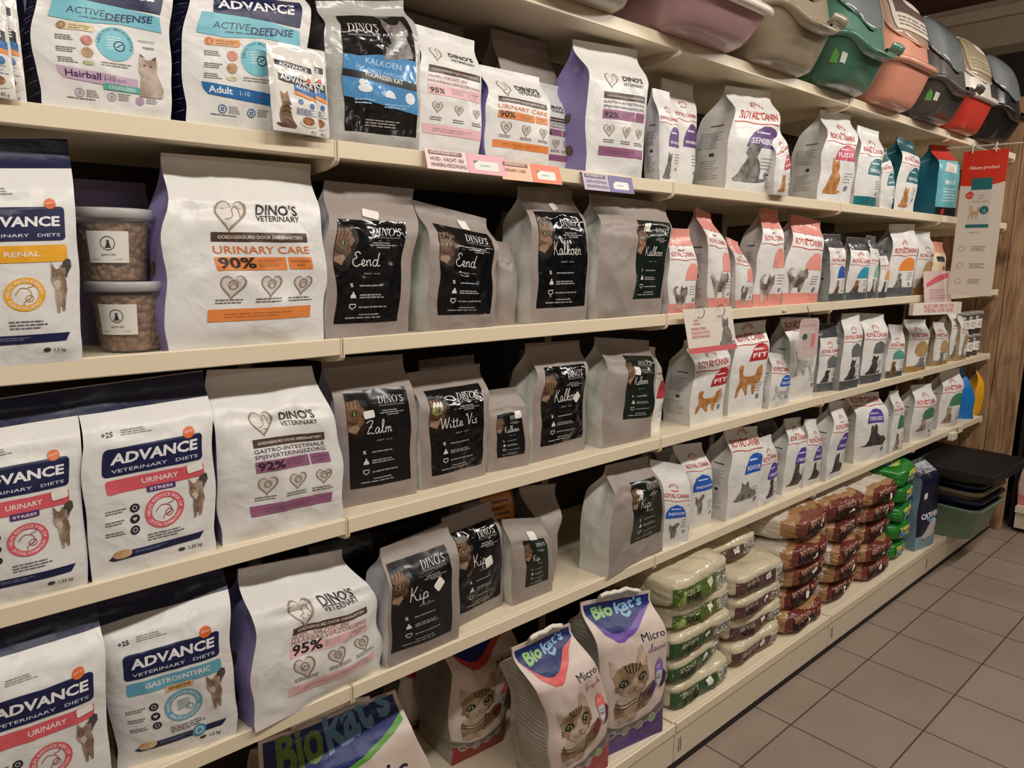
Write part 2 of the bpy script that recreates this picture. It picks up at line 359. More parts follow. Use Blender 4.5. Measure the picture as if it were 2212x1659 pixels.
    def _bil(s, G, u, v, off, sgn):
        nj = len(G) - 1; ni = len(G[0]) - 1
        a = min(max(u, 0), .9999) * ni; b = min(max(v, 0), .9999) * nj; i = int(a); j = int(b); a -= i; b -= j
        p00 = Vector(G[j][i]); p10 = Vector(G[j][i + 1]); p01 = Vector(G[j + 1][i]); p11 = Vector(G[j + 1][i + 1])
        p = p00 * (1 - a) * (1 - b) + p10 * a * (1 - b) + p01 * (1 - a) * b + p11 * a * b
        n = ((p10 - p00).lerp(p11 - p01, b)).cross((p01 - p00).lerp(p11 - p10, a))
        if n.length > 0: n.normalize()
        return tuple(p + n * off * sgn)
    def P(s, u, v, off): return s._bil(s.F, u, v, off, 1)
    def PL(s, u, v, off): return s._bil(s.SL, 1 - u, v, off, -1)       # left gusset: u=1 at the front edge
    def label(s, u0, u1, v0, v1, m, name='front_label', skew=0.0, lab=None):
        """a stuck-on label: its own mesh; returns Art in 0..1 of the label"""
        mb = MB(); n = 26; nn = 40; wd = (u1 - u0) * s.w; ht = (v1 - v0) * s.h
        Q = lambda u, v, off: s.P(u0 + (u1 - u0) * u, v0 + (v1 - v0) * v + skew * (u - .5), off + .0009)
        mb.grid([[Q(i / n, j / nn, 0) for i in range(n + 1)] for j in range(nn + 1)], m)
        a = Art(mb, Q, wd, ht); s.parts.append((name, mb, lab)); return a
    def band(s, v0, v1, m, name='top_band', art=False):
        mb = MB(); n = 36; k = 12
        Q = lambda u, v, off: s.P(u, v, off + .0009)
        mb.grid([[Q(i / n, v0 + (v1 - v0) * j / k, 0) for i in range(n + 1)] for j in range(k + 1)], m)
        s.parts.append((name, mb, None)); return Art(mb, Q, s.w, s.h)
    def sticker(s, u, v, wd=.13, ht=.035, rot=0.0, rgb=(232, 228, 218)):
        mb = MB(); a = Art(mb, lambda x, y, o: s.P(x, y, o + .0012), s.w, s.h)
        wd = wd; c, q = math.cos(rot), math.sin(rot); k = a.k; pts = []
        for px, py in ((-.5, -.35), (-.42, -.5), (.42, -.5), (.5, -.35), (.5, .35), (.42, .5), (-.42, .5), (-.5, .35)):
            X = px * wd; Y = py * ht / s.w * 1.0
            pts.append((u + X * c - Y * q, v + (X * q + Y * c) * k))
        a.poly(pts, rgb, 0, mat('sticker_paper', (236, 232, 222), .55)); s.parts.append(('price_sticker', mb, None))
    def done(s):
        s.body.build('bag_body', s.root)
        s.gus.build('side_gusset', s.root); s.gur.build('side_gusset', s.root)
        for n, mb, lab in s.parts:
            o = mb.build(n, s.root)
            if lab: o['label'] = lab
        return s.root

NAVY = (24, 30, 70)
def white_film(): return film('white_film', (224, 223, 219), .36, .8, 12, .009)
def taupe(): return film('taupe_film', (152, 141, 134), .5, .7, 11, .009)
def silver(): return film('silver_side', (206, 206, 200), .42, .8, 12, .008)
def lilac(): return film('lilac_side', (146, 136, 188), .42, .4, 14, .005)
def navyfilm(): return film('navy_film', (22, 27, 62), .36, .6, 18, .006)
def black_label(): return mat('black_label', (16, 17, 20), .11, bump=1.0, bscale=13, bdist=.020, detail=2.0)
def black_label_flat(): return mat('black_label_smooth', (17, 18, 21), .22, bump=.3, bscale=14, bdist=.006, detail=2.0)
def green_label(): return mat('dark_green_label', (24, 34, 28), .2, bump=.35, bscale=15, bdist=.006, detail=2.0)

def cat_small(A, x0, y0, x1, y1, L=0):     # the grey-brown cat with its tail up on the veterinary bags
    m = FUR_TABBY(); A.shape(CAT_UP, x0, y0, x1, y1, None, L, m)
    X = lambda a: x0 + a * (x1 - x0); Y = lambda b: y0 + b * (y1 - y0)
    A.poly([(X(a), Y(b)) for a, b in [(.72, .62), (.8, .72), (1, .84), (.98, .97), (.82, 1), (.62, .95), (.52, .84), (.7, .82)]], None, L + 1, FUR_DARK())
    A.poly([(X(a), Y(b)) for a, b in [(.24, .46), (.34, .42), (.46, .5), (.4, .6), (.24, .6), (.12, .56)]], (196, 182, 168), L + 1)
    A.emit(ring_tris(X(.14), Y(.69), .006, .006 * A.k, 0, 0, 8) + ring_tris(X(.3), Y(.69), .006, .006 * A.k, 0, 0, 8), (60, 50, 40), L + 2)
    A.stroke([(X(.30), Y(.05)), (X(.36), Y(.3))], .004, (150, 132, 112), L + 1); A.stroke([(X(.58), Y(.06)), (X(.6), Y(.36))], .006, (140, 118, 98), L + 1)

def advance_vet(g, label, kind, **kw):
    b = Bag(g, label, white_film(), navyfilm(), ts=.72, bulge=.008, name='cat_food_bag', **kw); A = b.art; f = .865
    V = lambda v: v * f
    b.band(f, .997, navyfilm())
    # stripes of small print on the dark gusset
    for i in range(9): b.gl.rect(.25, .08 + i * .085, .95, .083 + i * .085, (150, 156, 176), 0); b.gl.lines(.3, .03 + i * .085, .9, .07 + i * .085, 3, (70, 78, 110), 0, i)
    red, dred = (214, 92, 100), (186, 66, 76)
    main, tabc, name, tab = {'urinary': (red, (84, 52, 110), 'URINARY', 'STRESS'), 'urinary2': (red, None, 'URINARY', None), 'gastro': ((96, 162, 184), (214, 170, 110), 'GASTROENTERIC', 'SENSITIVE'), 'renal': ((232, 168, 40), None, 'RENAL', None)}[kind]
    A.text('+25', .12, V(.865), .038, (40, 44, 60), bold=.02); A.lines(.26, V(.862), .5, V(.9), 3, (150, 150, 150), 0, 2)
    A.rect(.135, V(.632), .90, V(.80), NAVY, 0, .035)
    A.text('ADVANCE', .20, V(.705), .085, (236, 236, 236), 1, fit=.66, bold=.035)
    A.text('VETERINARY   DIETS', .20, V(.652), .028, (214, 216, 226), 1, fit=.66, bold=.008)
    A.circ(.785, V(.815), .048, (214, 104, 52), 2); A.text('affinity', .785, V(.81), .016, (240, 210, 190), 3, fit=.07, align='c', rot=.12)
    A.rect(.15, V(.525), .90, V(.61), main, 0, .02)
    A.text(name, .55 if kind != 'gastro' else .55, V(.555), .044, (236, 222, 220), 1, fit=.28 if kind != 'gastro' else .52, bold=.02, align='c')
    if tab: A.rect(.44, V(.492), .66, V(.53), tabc, 1, .01); A.text(tab, .55, V(.502), .024, (236, 226, 226) if kind == 'urinary' else (60, 48, 30), 2, fit=.18, bold=.02, align='c')
    cx, cy, r = .565, V(.365), .155
    A.ring(cx, cy, r, r * .66, main, 0, 32)
    A.arc('HELPS REDUCE RISK OF' if kind.startswith('urin') else "HELPS GASTROINTESTINAL" if kind == 'gastro' else 'HELPS WITH KIDNEY', cx, cy, r * .73, r * .17, (240, 228, 226), 1, PI * 1.08, PI * 1.1)
    A.arc('CRYSTAL FORMATION' if kind.startswith('urin') else 'HEALTH & DIGESTION' if kind == 'gastro' else 'INSUFFICIENCY', cx, cy, r * .73, r * .17, (240, 228, 226), 1, PI * 1.14, PI * .76, flip=True)
    dark = tuple(int(c * .78) for c in main)
    if kind == 'gastro':
        for q in range(5): A.stroke([(cx - .05, cy + (.03 - q * .013)), (cx, cy + .005 + (.03 - q * .013)), (cx + .05, cy + (.03 - q * .013))], .006, dark)
        A.ring(cx + .05, cy - .02, .03, .024, dark)
    else:
        A.stroke([(cx - .07, cy), (cx - .03, cy + .028), (cx + .03, cy + .02), (cx + .05, cy - .01), (cx, cy - .03), (cx - .01, cy - .05)], .006, dark)
        A.stroke([(cx + .02, cy + .03), (cx + .06, cy + .035), (cx + .07, cy + .055)], .006, dark); A.ring(cx + .035, cy - .018, .032, .026, dark)
        A.stroke([(cx + .02, cy - .018), (cx + .033, cy - .026), (cx + .055, cy - .008)], .005, dark, curve=False)
    for q in range(3):
        yy = V(.415 - q * .068); A.circ(.335, yy, .037, (34, 36, 44), 0)
        A.heart(.335, yy, .018, (190, 190, 190), 1) if q == 1 else A.ring(.335, yy, .02, .013, (190, 190, 190), 1)
        A.lines(.12, yy - .012, .285, yy + .014, 2, (110, 108, 108), 0, q + 4)
    if kind.startswith('urin'): b.sticker(.825, V(.588), .13, .014, .1)
    cat_small(A, .76, V(.265), .925, V(.54), 1)
    A.lines(.43, V(.185), .73, V(.235), 3, (110, 110, 112), 0, 9)
    A.poly([(.13, V(.125)), (.17, V(.11)), (.86, V(.118)), (.90, V(.16)), (.30, V(.158)), (.2, V(.165))], NAVY, 0)
    A.poly(ellipse(.235, V(.145), .075, .024, 14), None, 1, mat('printed_meat', (186, 140, 100), .5, rgb2=(216, 186, 148), nscale=60))
    A.lines(.33, V(.130), .6, V(.150), 2, (120, 126, 156), 1, 3)
    if kind == 'gastro': A.circ(.66, V(.14), .06, (70, 140, 160), 2); A.ring(.66, V(.14), .04, .02, (160, 204, 214), 3)
    A.poly(ellipse(.70, V(.075), .03, .010, 12), (60, 60, 66), 0); A.text('1,25 kg' if kind == 'urinary' else '1,5 kg', .75, V(.064), .030, (60, 60, 66), 1, bold=.01)
    return b

def advance_defense(g, label, kind, **kw):
    b = Bag(g, label, white_film(), navyfilm(), ts=.8, bulge=.007, name='cat_food_bag', cr=.8, **kw); A = b.art; k = 1360 / (b.h / b.w * 880)
    V = lambda v: v * k                                         # heights measured on the photo as a share of 1.545 widths
    for i in range(11): b.gl.rect(.1, .1 + i * .075, .95, .104 + i * .075, (166, 170, 184), 0); b.gl.lines(.2, .05 + i * .075, .9, .085 + i * .075, 2, (60, 66, 92), 0, i)
    hb = kind == 'hairball'
    turq = (112, 184, 198)
    A.poly([(.09, V(.485)), (.3, V(.47)), (.6, V(.485)), (.93, V(.465)), (.90, V(.545)), (.6, V(.575)), (.35, V(.59)), (.10, V(.60))], turq, 0)
    A.text('ACTIVE', .20, V(.515), .055, (34, 60, 90), 1, fit=.28); A.text('DEFENSE', .485, V(.50), .055, (30, 50, 88), 1, fit=.36, bold=.025, rot=.03)
    A.lines(.3, V(.492), .7, V(.507), 1, (50, 90, 110), 1, 3)
    A.poly([(.18, V(.60)), (.9, V(.56)), (.92, V(.70)), (.18, V(.72))], NAVY, 1)
    A.text('ADVANCE', .22, V(.625), .07, (236, 236, 236), 2, fit=.62, bold=.03)
    A.rect(.16, V(.425), .42, V(.462), (222, 204, 160) if hb else (222, 160, 96), 0, .02); A.circ(.185, V(.445), .032, (150, 120, 80) if hb else (206, 116, 52), 1); A.text('1', .178, V(.436), .028, (235, 225, 205), 2, bold=.02)
    A.text('With turkey' if hb else 'With chicken', .235, V(.444), .018, (120, 92, 60), 1, fit=.15, bold=.01)
    A.lines(.235, V(.43), .4, V(.442), 1, (140, 112, 80), 1, 5)
    for q, (yy, c1, c2) in enumerate(((.378, (150, 70, 66), (205, 140, 130)), (.315, (150, 112, 76), (196, 160, 120)), (.262, (150, 160, 100), (210, 208, 180)))):
        m = mat('printed_food_%d_%d' % (q, hb), c1 if (hb or q) else (200, 130, 70), .5, rgb2=c2, nscale=70)
        A.poly(ellipse(.36, V(yy), .042, .042 * A.k * (1 if q < 2 else .45), 12), None, 0, m); A.lines(.15, V(yy - .01), .29, V(yy + .02), 3, (120, 116, 112), 0, q)
    cx, cy, r = .565, V(.378), .138
    A.circ(cx, cy, r, (120, 192, 206), 0, 32); A.arc('HEALTHY MICROBIOTA', cx, cy, r * .78, r * .16, (36, 90, 110), 1, PI * 1.02, PI * 1.15)
    for q in range(5): A.stroke([(cx - .06, cy + (.035 - q * .017)), (cx - .01, cy + .007 + (.035 - q * .017)), (cx + .05, cy + (.035 - q * .017))], .008, (206, 230, 234))
    A.ring(cx + .03, cy - .012, .042, .033, (30, 60, 80), 2); A.stroke([(cx + .01, cy - .022), (cx + .05, cy)], .008, (30, 60, 80), 2)
    A.text('PREBIOTICS', .74, V(.405), .018, (120, 120, 120), 1, fit=.13); A.text('FIBRES', .77, V(.372), .018, (90, 90, 96), 1, fit=.09, bold=.01); A.lines(.45, V(.255), .72, V(.282), 2, (150, 148, 146), 0, 5)
    c = (196, 166, 190) if hb else (34, 104, 168)
    A.poly([(.13, V(.235)), (.72, V(.205)), (.72, V(.145)), (.30, V(.165)), (.17, V(.175)), (.14, V(.20))], c, 0)
    A.text('Hairball' if hb else 'Adult', .18, V(.185), .052, (70, 50, 84) if hb else (236, 236, 240), 1, fit=.26 if hb else .18, bold=.02, rot=-.02)
    A.text('2-10' if hb else '1-10', .455 if hb else .41, V(.182), .036, (96, 70, 108) if hb else (226, 232, 240), 1, fit=.09, bold=.002); A.lines(.56, V(.178), .65, V(.195), 2, (120, 90, 130), 1, 2)
    if hb:
        A.rect(.45, V(.135), .75, V(.168), (92, 170, 156), 1, 0, skew=-.02); A.text('STERILIZED', .49, V(.142), .025, (230, 240, 236), 2, fit=.21, bold=.01, rot=-.02)
        A.shape([(0, 0), (.9, 0), (1, .2), (.86, .42), (.7, .6), (.72, .8), (.68, .96), (.52, .9), (.3, .88), (.06, 1), (.02, .8), (0, .6), (.1, .5), (.06, .3)], .73, V(.12), .93, V(.34), None, 2, fur('fur_cream', (150, 128, 114), (196, 178, 164)))
        A.poly([(.745, V(.33)), (.745, V(.345)), (.78, V(.325))], (90, 70, 60), 3); A.poly([(.83, V(.322)), (.87, V(.338)), (.86, V(.31))], (90, 70, 60), 3)
        A.circ(.775, V(.285), .008, (60, 40, 30), 3); A.circ(.825, V(.283), .008, (60, 40, 30), 3)
    for q, xx in enumerate((.27, .51, .73)):
        cc = (176, 150, 180) if hb else (40, 100, 150)
        A.ring(xx, V(.105 - q * .005), .035, .028 if q < 2 else .0, cc, 0); A.ring(xx, V(.105 - q * .005), .015, .008, cc, 1); A.lines(xx + .05, V(.085), xx + .15, V(.125), 4, (150, 148, 146), 0, q + 20)
    A.lines(.18, V(.068), .4, V(.08), 1, (120, 116, 112), 0, 8)
    return b

class VArt(Art):
    def __init__(s, a, vs): s.mb = a.mb; s.w = a.w; s.h = a.h; s.k = a.k / vs; s.maxe = a.maxe; s.P = lambda u, v, o, P=a.P: P(u, v * vs, o)
def dinos_vet(g, label, kind, xr=(.27, .87), vs=1.0, **kw):
    b = Bag(g, label, white_film(), lilac(), ts=.70, name='cat_food_bag', bulge=.012, **kw); A = b.art
    # biscuits printed on the gusset
    bis = mat('printed_biscuit', (112, 84, 66), .5, rgb2=(84, 62, 50), nscale=60)
    for q, (u, v) in enumerate(((.5, .42), (.35, .30), (.55, .18))): b.gl.poly(ellipse(u, v, .2 * min(1, .06 / b.d), .2 * b.gl.k * min(1, .06 / b.d), 16), None, 0, bis)
    x0, x1 = xr
    A = b.art = VArt(b.art, vs)
    X = lambda u: x0 + (u - .375) / .47 * (x1 - x0)
    f = {'urinary': ((214, 122, 60), (222, 132, 66), 'URINARY CARE', None, '90%'), 'gastro': ((92, 78, 96), (150, 96, 128), 'GASTRO-INTESTINALE', 'SPIJSVERTERINGSZORG', '92%'), 'hair': ((190, 120, 118), (230, 186, 188), 'HUID-, VACHT- EN', 'HAARBALVERZORGING', '95%')}[kind]
    tc, bc, l1, l2, pc = f
    A.heart(X(.455), .70, .10, (150, 132, 118), 0, (222, 217, 210))
    A.stroke([(X(.43), .67), (X(.46), .685), (X(.46), .72), (X(.475), .74), (X(.49), .725), (X(.50), .68)], .006, (150, 132, 118), 4)
    A.text("DINO'S", X(.575), .70, .062, (56, 46, 44), 1, fit=.235 * (x1 - x0) / .47, bold=.018); A.text('VETERINARY', X(.578), .665, .034, (56, 46, 44), 1, fit=.235 * (x1 - x0) / .47, bold=.008)
    br = mat('brown_strip', (66, 50, 42), .4, rgb2=(88, 66, 52), nscale=70)
    A.rect(X(.375), .558, X(.845), .606, None, 0, m=br); A.text('GOEDGEKEURD DOOR DIERENARTSEN', X(.61), .573, .02, (228, 218, 206), 2, fit=(x1 - x0) * .88, bold=.012, align='c')
    if l2: A.text(l1, X(.375), .525, .030, tc, 1, fit=(x1 - x0) * (.98 if kind == 'gastro' else .7), bold=.006); A.text(l2, X(.375), .492, .030, tc, 1, fit=(x1 - x0) * .98, bold=.006)
    else: A.text(l1, X(.375), .497, .045, tc, 1, fit=(x1 - x0), bold=.006)
    A.rect(X(.375), .41, X(.715), .478, bc, 0, .008); A.rect(X(.727), .412, X(.85), .478, bc, 0, .008)
    A.text(pc, X(.387), .422, .062, (46, 34, 34), 1, fit=.22, bold=.03); A.lines(X(.57), .425, X(.70), .468, 4, tuple(int(c * .75) for c in bc), 1, 3)
    A.text('VOLWASSEN', X(.788), .45, .014, (90, 50, 44), 1, fit=.13, align='c'); A.text('KAT', X(.788), .428, .016, (90, 50, 44), 1, fit=.05, bold=.01, align='c')
    for q, u in enumerate((.445, .632, .80)):
        A.heart(X(u), .33 , .078 - q * .006, (140, 122, 110), 0, (204, 196, 188)); A.ring(X(u), .335, .03, .022, (140, 122, 110), 3); A.stroke([(X(u) - .02, .32), (X(u), .345), (X(u) + .02, .33)], .006, (140, 122, 110), 3)
        A.lines(X(u) - .09, .235, X(u) + .09, .265, 2, (120, 108, 104), 0, q + 7)
    A.rect(X(.345), .145, X(.865), .21, bc, 0); A.lines(X(.42), .16, X(.78), .19, 2, tuple(int(c * .8) for c in bc), 1, 3)
    return b

def dinos_label(b, word, sub=True, u0=.13, u1=.86, v0=.12, v1=.74, lm=None, skew=0.0, big=True, tint=None):
    lm = lm or black_label(); A = b.label(u0, u1, v0, v1, lm, skew=skew); W = (214, 212, 206); G = (150, 150, 146)
    # half a cat's face, printed darker outwards, fading into the black
    A.poly([(0.004, .97), (.10, .93), (.22, .95), (.30, .88), (.34, .80), (.30, .72), (.33, .66), (.26, .60), (.2, .52), (.1, .50), (.004, .56)], None, 0, mat('fur_dark_outer', (38, 29, 24), .3, rgb2=(20, 17, 16), nscale=26))
    A.poly([(0.004, .90), (.10, .90), (.18, .92), (.22, .85), (.28, .80), (.24, .74), (.25, .68), (.16, .62), (.12, .56), (.004, .60)], None, 1, FUR_BROWN())
    A.poly([(.02, .76), (.10, .72), (.2, .75), (.21, .80), (.12, .83), (.03, .81)], tint or (104, 80, 60), 2)
    A.poly(ellipse(.13, .775, .060, .026, 12), (30, 22, 18), 3); A.poly(ellipse(.132, .775, .045, .021, 12), (140, 132, 84), 4); A.poly(ellipse(.14, .775, .016, .018, 10), (12, 12, 12), 5)
    for q in range(4): A.stroke([(.05 + q * .055, .84), (.06 + q * .055, .88), (.05 + q * .06, .92)], .012, (30, 22, 18), 3)
    A.stroke([(.2, .76), (.24, .73), (.27, .68)], .010, (30, 22, 18), 3); A.stroke([(.02, .70), (.08, .68), (.15, .69)], .012, (40, 28, 22), 3)
    A.poly([(.004, .60), (.10, .58), (.17, .62), (.15, .66), (.05, .655), (.004, .66)], (150, 124, 100), 3); A.poly([(.004, .645), (.05, .65), (.06, .675), (.004, .68)], (120, 74, 62), 4)
    A.serif("DINO'S", .50, .855, .105, W, 1, fit=.42)
    A.text('DIERENSPECIAALZAAK', .50, .828, .022, G, 1, fit=.42)
    for q, l in enumerate((.34, .42, .2)): A.lines(.71 - l / 2, .775 - q * .022, .71 + l / 2, .788 - q * .022, 1, G, 1, q + 2, .9)
    wl = {'Eend': .40, 'Kalkoen': .56, 'Kip': .30, 'Zalm': .40, 'Witte Vis': .70}[word]
    A.script(word, .27 if word != 'Witte Vis' else .16, .555, .20 if word != 'Witte Vis' else .17, W, 2, fit=wl, wd=.07)
    if sub: A.script('met rode kip' if False else 'en kalkoen' if word == 'Kip' else 'een vis', .42, .475, .045, G, 1, fit=.26, wd=.08)
    A.text('%', .20, .355, .05, W, 1, bold=.03); A.poly([(.20, .245), (.29, .245), (.28, .275), (.255, .29), (.26, .305), (.23, .305), (.235, .29), (.21, .275)], W, 1)
    A.stroke([(.20, .185), (.20, .16), (.245, .135), (.29, .16), (.29, .185), (.20, .185)], .014, W, 1, curve=False)
    for q, (yy, l, n) in enumerate(((.365, .42, 1), (.262, .44, 2), (.155, .48, 1))): A.lines(.34, yy - .012 * n, .34 + l, yy + .012 * n, n, G, 1, q + 5, .6)
    A.lines(.36, .075, .68, .09, 1, G, 1, 4, .9); A.lines(.16, .045, .86, .06, 1, G, 1, 6, .9)
    return A

def dinos_taupe(g, label, word, lab=None, side=None, st=None, **kw):
    b = Bag(g, label, taupe(), side or silver(), ts=.72, name='cat_food_bag', bulge=.010, **kw)
    if word: dinos_label(b, word, **(lab or {}))
    for s_ in (st or []): b.sticker(*s_)
    return b

def crown(A, cx, cy, r, rgb, L=0):
    A.stroke([(cx - r * .8, cy - r * .35 * A.k), (cx, cy - r * .5 * A.k), (cx + r * .8, cy - r * .35 * A.k)], r * .16, rgb, L)
    for q in range(7):
        a = PI * (.12 + .76 * q / 6); x = cx + math.cos(a) * r; y = cy + math.sin(a) * r * .8 * A.k
        A.circ(x, y, r * .11, rgb, L, 8); A.stroke([(cx + math.cos(a) * r * .72, cy + (math.sin(a) * r * .5 - r * .1) * A.k), (x, y - r * .1 * A.k)], r * .09, rgb, L)
RCRED = (192, 66, 48)
def royal(g, label, word, sec, cat=None, catm=None, bottom=None, topc=None, side=None, front=None, secshape=None, catbox=(.12, .06, .62, .34), wordc=(234, 234, 240), secbox=(.34, .40, .96, .615), logo=.675, plus=None, textfit=.82, nu=14, nv=22, gus_lines=True, **kw):
    fm = front or white_film(); sdm = side or film('white_grey_side', (208, 206, 202), .4, .5, 14, .005)
    kw.setdefault('cr', 1.3)
    b = Bag(g, label, fm, sdm, ts=.70, name='cat_food_bag', nu=nu, nv=nv, bulge=.010, **kw); A = b.art
    if gus_lines:
        b.gl.lines(.15, .40, .85, .56, 9, (150, 148, 146), 0, 3, .35); b.gl.rect(.35, .615, .75, .625, (60, 60, 60), 0); b.gl.lines(.2, .12, .8, .3, 8, (156, 154, 152), 0, 5, .3); b.gl.rect(.5, .33, .64, .36, (60, 60, 60), 0)
    if topc: b.band(.80, .997, topc)
    crown(A, .5, logo + .105, .14, RCRED)
    A.text('ROYAL CANIN', .5, logo, .11, RCRED, 1, fit=textfit, bold=.012, align='c')
    A.stroke([(.02, logo - .035), (.25, logo - .032), (.5, logo - .045), (.75, logo - .032), (.98, logo - .035)], .014, RCRED, 1)
    x0, y0, x1, y1 = secbox
    if sec: A.shape(secshape or SECT, x0, y0, x1, y1, sec if not hasattr(sec, 'name') else None, 1, m=sec if hasattr(sec, 'name') else None)
    if word: A.text(word, (x0 + x1) / 2 + .02, y0 + .035, .075, wordc, 2, fit=(x1 - x0) * .8, bold=.02, align='c'); A.lines(x0 + .25 * (x1 - x0), y0 + .6 * (y1 - y0), x0 + .75 * (x1 - x0), y0 + .75 * (y1 - y0), 1, wordc, 2, 3, .5)
    if plus: A.text(plus, .86, secbox[3] - .03, .06, (60, 120, 190), 2)
    if bottom: b.band(.0, .13, bottom, 'bottom_band')
    if cat: A.shape(cat, *catbox, None, 2, m=catm or FUR_GREY())
    A.lines(.66, .22, .9, .34, 4, (150, 148, 146), 0, 11, .3); A.circ(.8, .17, .05, (120, 130, 150), 0, 12)
    return b

# ---------------------------------------------------------------- setting
CREAM = lambda: mat('cream_enamel', (230, 216, 188), .36, bump=.05, bscale=12)
CREAM2 = lambda: mat('cream_enamel_base', (216, 204, 180), .42, bump=.05, bscale=12)
def tile_mat():
    m = bpy.data.materials.new('floor_tiles'); m.use_nodes = True; nt = m.node_tree; b = nt.nodes['Principled BSDF']; N = nt.nodes.new
    tc = N('ShaderNodeTexCoord'); mp = N('ShaderNodeMapping'); br = N('ShaderNodeTexBrick')
    br.offset = 0; br.squash = 1; br.inputs['Scale'].default_value = 1.0; br.inputs['Brick Width'].default_value = .30; br.inputs['Row Height'].default_value = .30
    br.inputs['Mortar Size'].default_value = .0030; br.inputs['Mortar Smooth'].default_value = .2; br.inputs['Bias'].default_value = 0
    br.inputs['Color1'].default_value = (lin(166), lin(149), lin(134), 1); br.inputs['Color2'].default_value = (lin(158), lin(141), lin(127), 1); br.inputs['Mortar'].default_value = (lin(92), lin(76), lin(62), 1)
    mp.inputs['Location'].default_value = (.028, .227, 0)
    n = N('ShaderNodeTexNoise'); n.inputs['Scale'].default_value = 3.0; n.inputs['Detail'].default_value = 5
    mx = N('ShaderNodeMix'); mx.data_type = 'RGBA'; mx.blend_type = 'MULTIPLY'; mx.inputs[0].default_value = .35
    nt.links.new(tc.outputs['Object'], mp.inputs[0]); nt.links.new(mp.outputs[0], br.inputs['Vector']); nt.links.new(tc.outputs['Object'], n.inputs['Vector'])
    nt.links.new(br.outputs['Color'], mx.inputs[6]); nt.links.new(n.outputs['Fac'], mx.inputs[7]); nt.links.new(mx.outputs[2], b.inputs['Base Color'])
    n2 = N('ShaderNodeTexNoise'); n2.inputs['Scale'].default_value = 60
    ad = N('ShaderNodeMath'); ad.operation = 'MULTIPLY_ADD'; ad.inputs[1].default_value = .12; bp = N('ShaderNodeBump'); bp.inputs['Distance'].default_value = .002; bp.inputs['Strength'].default_value = .6
    inv = N('ShaderNodeMath'); inv.operation = 'SUBTRACT'; inv.inputs[0].default_value = 1.0; nt.links.new(br.outputs['Fac'], inv.inputs[1])
    nt.links.new(n2.outputs['Fac'], ad.inputs[0]); nt.links.new(inv.outputs[0], ad.inputs[2]); nt.links.new(ad.outputs[0], bp.inputs['Height']); nt.links.new(bp.outputs[0], b.inputs['Normal'])
    b.inputs['Roughness'].default_value = .42; return m
def wood_mat():
    m = bpy.data.materials.new('rough_planks'); m.use_nodes = True; nt = m.node_tree; b = nt.nodes['Principled BSDF']; N = nt.nodes.new
    tc = N('ShaderNodeTexCoord'); mp = N('ShaderNodeMapping'); mp.inputs['Scale'].default_value = (1, 9, .9)
    n = N('ShaderNodeTexNoise'); n.inputs['Scale'].default_value = 3.2; n.inputs['Detail'].default_value = 6; n.inputs['Distortion'].default_value = 1.2
    r = N('ShaderNodeValToRGB'); e = r.color_ramp.elements; e[0].position = .3; e[0].color = (lin(120), lin(90), lin(62), 1); e[1].position = .68; e[1].color = (lin(190), lin(152), lin(116), 1)
    nt.links.new(tc.outputs['Object'], mp.inputs[0]); nt.links.new(mp.outputs[0], n.inputs['Vector']); nt.links.new(n.outputs['Fac'], r.inputs[0])
    k = N('ShaderNodeTexNoise'); k.inputs['Scale'].default_value = 5; k.inputs['Detail'].default_value = 1; r2 = N('ShaderNodeValToRGB'); r2.color_ramp.elements[0].position = .62; r2.color_ramp.elements[0].color = (1, 1, 1, 1); r2.color_ramp.elements[1].position = .74; r2.color_ramp.elements[1].color = (.42, .3, .22, 1)
    mx = N('ShaderNodeMix'); mx.data_type = 'RGBA'; mx.blend_type = 'MULTIPLY'; mx.inputs[0].default_value = 1
    nt.links.new(tc.outputs['Object'], k.inputs['Vector']); nt.links.new(k.outputs['Fac'], r2.inputs[0]); nt.links.new(r.outputs[0], mx.inputs[6]); nt.links.new(r2.outputs[0], mx.inputs[7])
    nt.links.new(mx.outputs[2], b.inputs['Base Color']); b.inputs['Roughness'].default_value = .7
    bp = N('ShaderNodeBump'); bp.inputs['Distance'].default_value = .004; bp.inputs['Strength'].default_value = .5; nt.links.new(n.outputs['Fac'], bp.inputs['Height']); nt.links.new(bp.outputs[0], b.inputs['Normal'])
    return m
SHADEB = mat('shade_dark_back_panel', (58, 44, 36), .6)  # dark brown puts the deep shade behind the shelves into the colour
KICK = mat('black_kick', (16, 13, 12), .6)
f = MB(); f.box(-2.5, 6.2, -4.6, 1.0, -.06, 0, tile_mat()); struct(f.build('floor', smooth=False))
f = MB(); f.box(-2.5, 6.2, .98, 1.06, 0, 3.15, mat('back_wall_paint', (96, 74, 58), .8)); struct(f.build('wall_back', smooth=False))
f = MB(); f.box(5.0, 5.08, -4.6, .98, 0, 3.15, mat('end_wall_paint', (198, 176, 150), .8)); struct(f.build('wall_right', smooth=False))
f = MB(); f.box(-2.58, -2.5, -4.6, 1.0, 0, 3.15, mat('shop_wall_paint', (176, 160, 138), .8)); struct(f.build('wall_left', smooth=False))
f = MB(); f.box(-2.5, 5.0, -4.68, -4.6, 0, 3.15, mat('shop_wall_paint', (176, 160, 138), .8)); struct(f.build('wall_front', smooth=False))
f = MB(); f.box(-2.5, 6.2, -4.6, 1.06, 3.15, 3.2, mat('ceiling_boards', (104, 66, 48), .6)); struct(f.build('ceiling', smooth=False))
tr = mat('pale_trim', (214, 194, 168), .5)
f = MB(); f.box(4.95, 5.0, -4.6, .98, 3.035, 3.10, tr); struct(f.build('trim_1', smooth=False))
f = MB(); f.box(4.93, 5.0, -4.6, .98, 2.78, 2.85, mat('darker_trim', (140, 120, 100), .5)); struct(f.build('trim_2', smooth=False))  # lower trim band, darker brown than the upper one
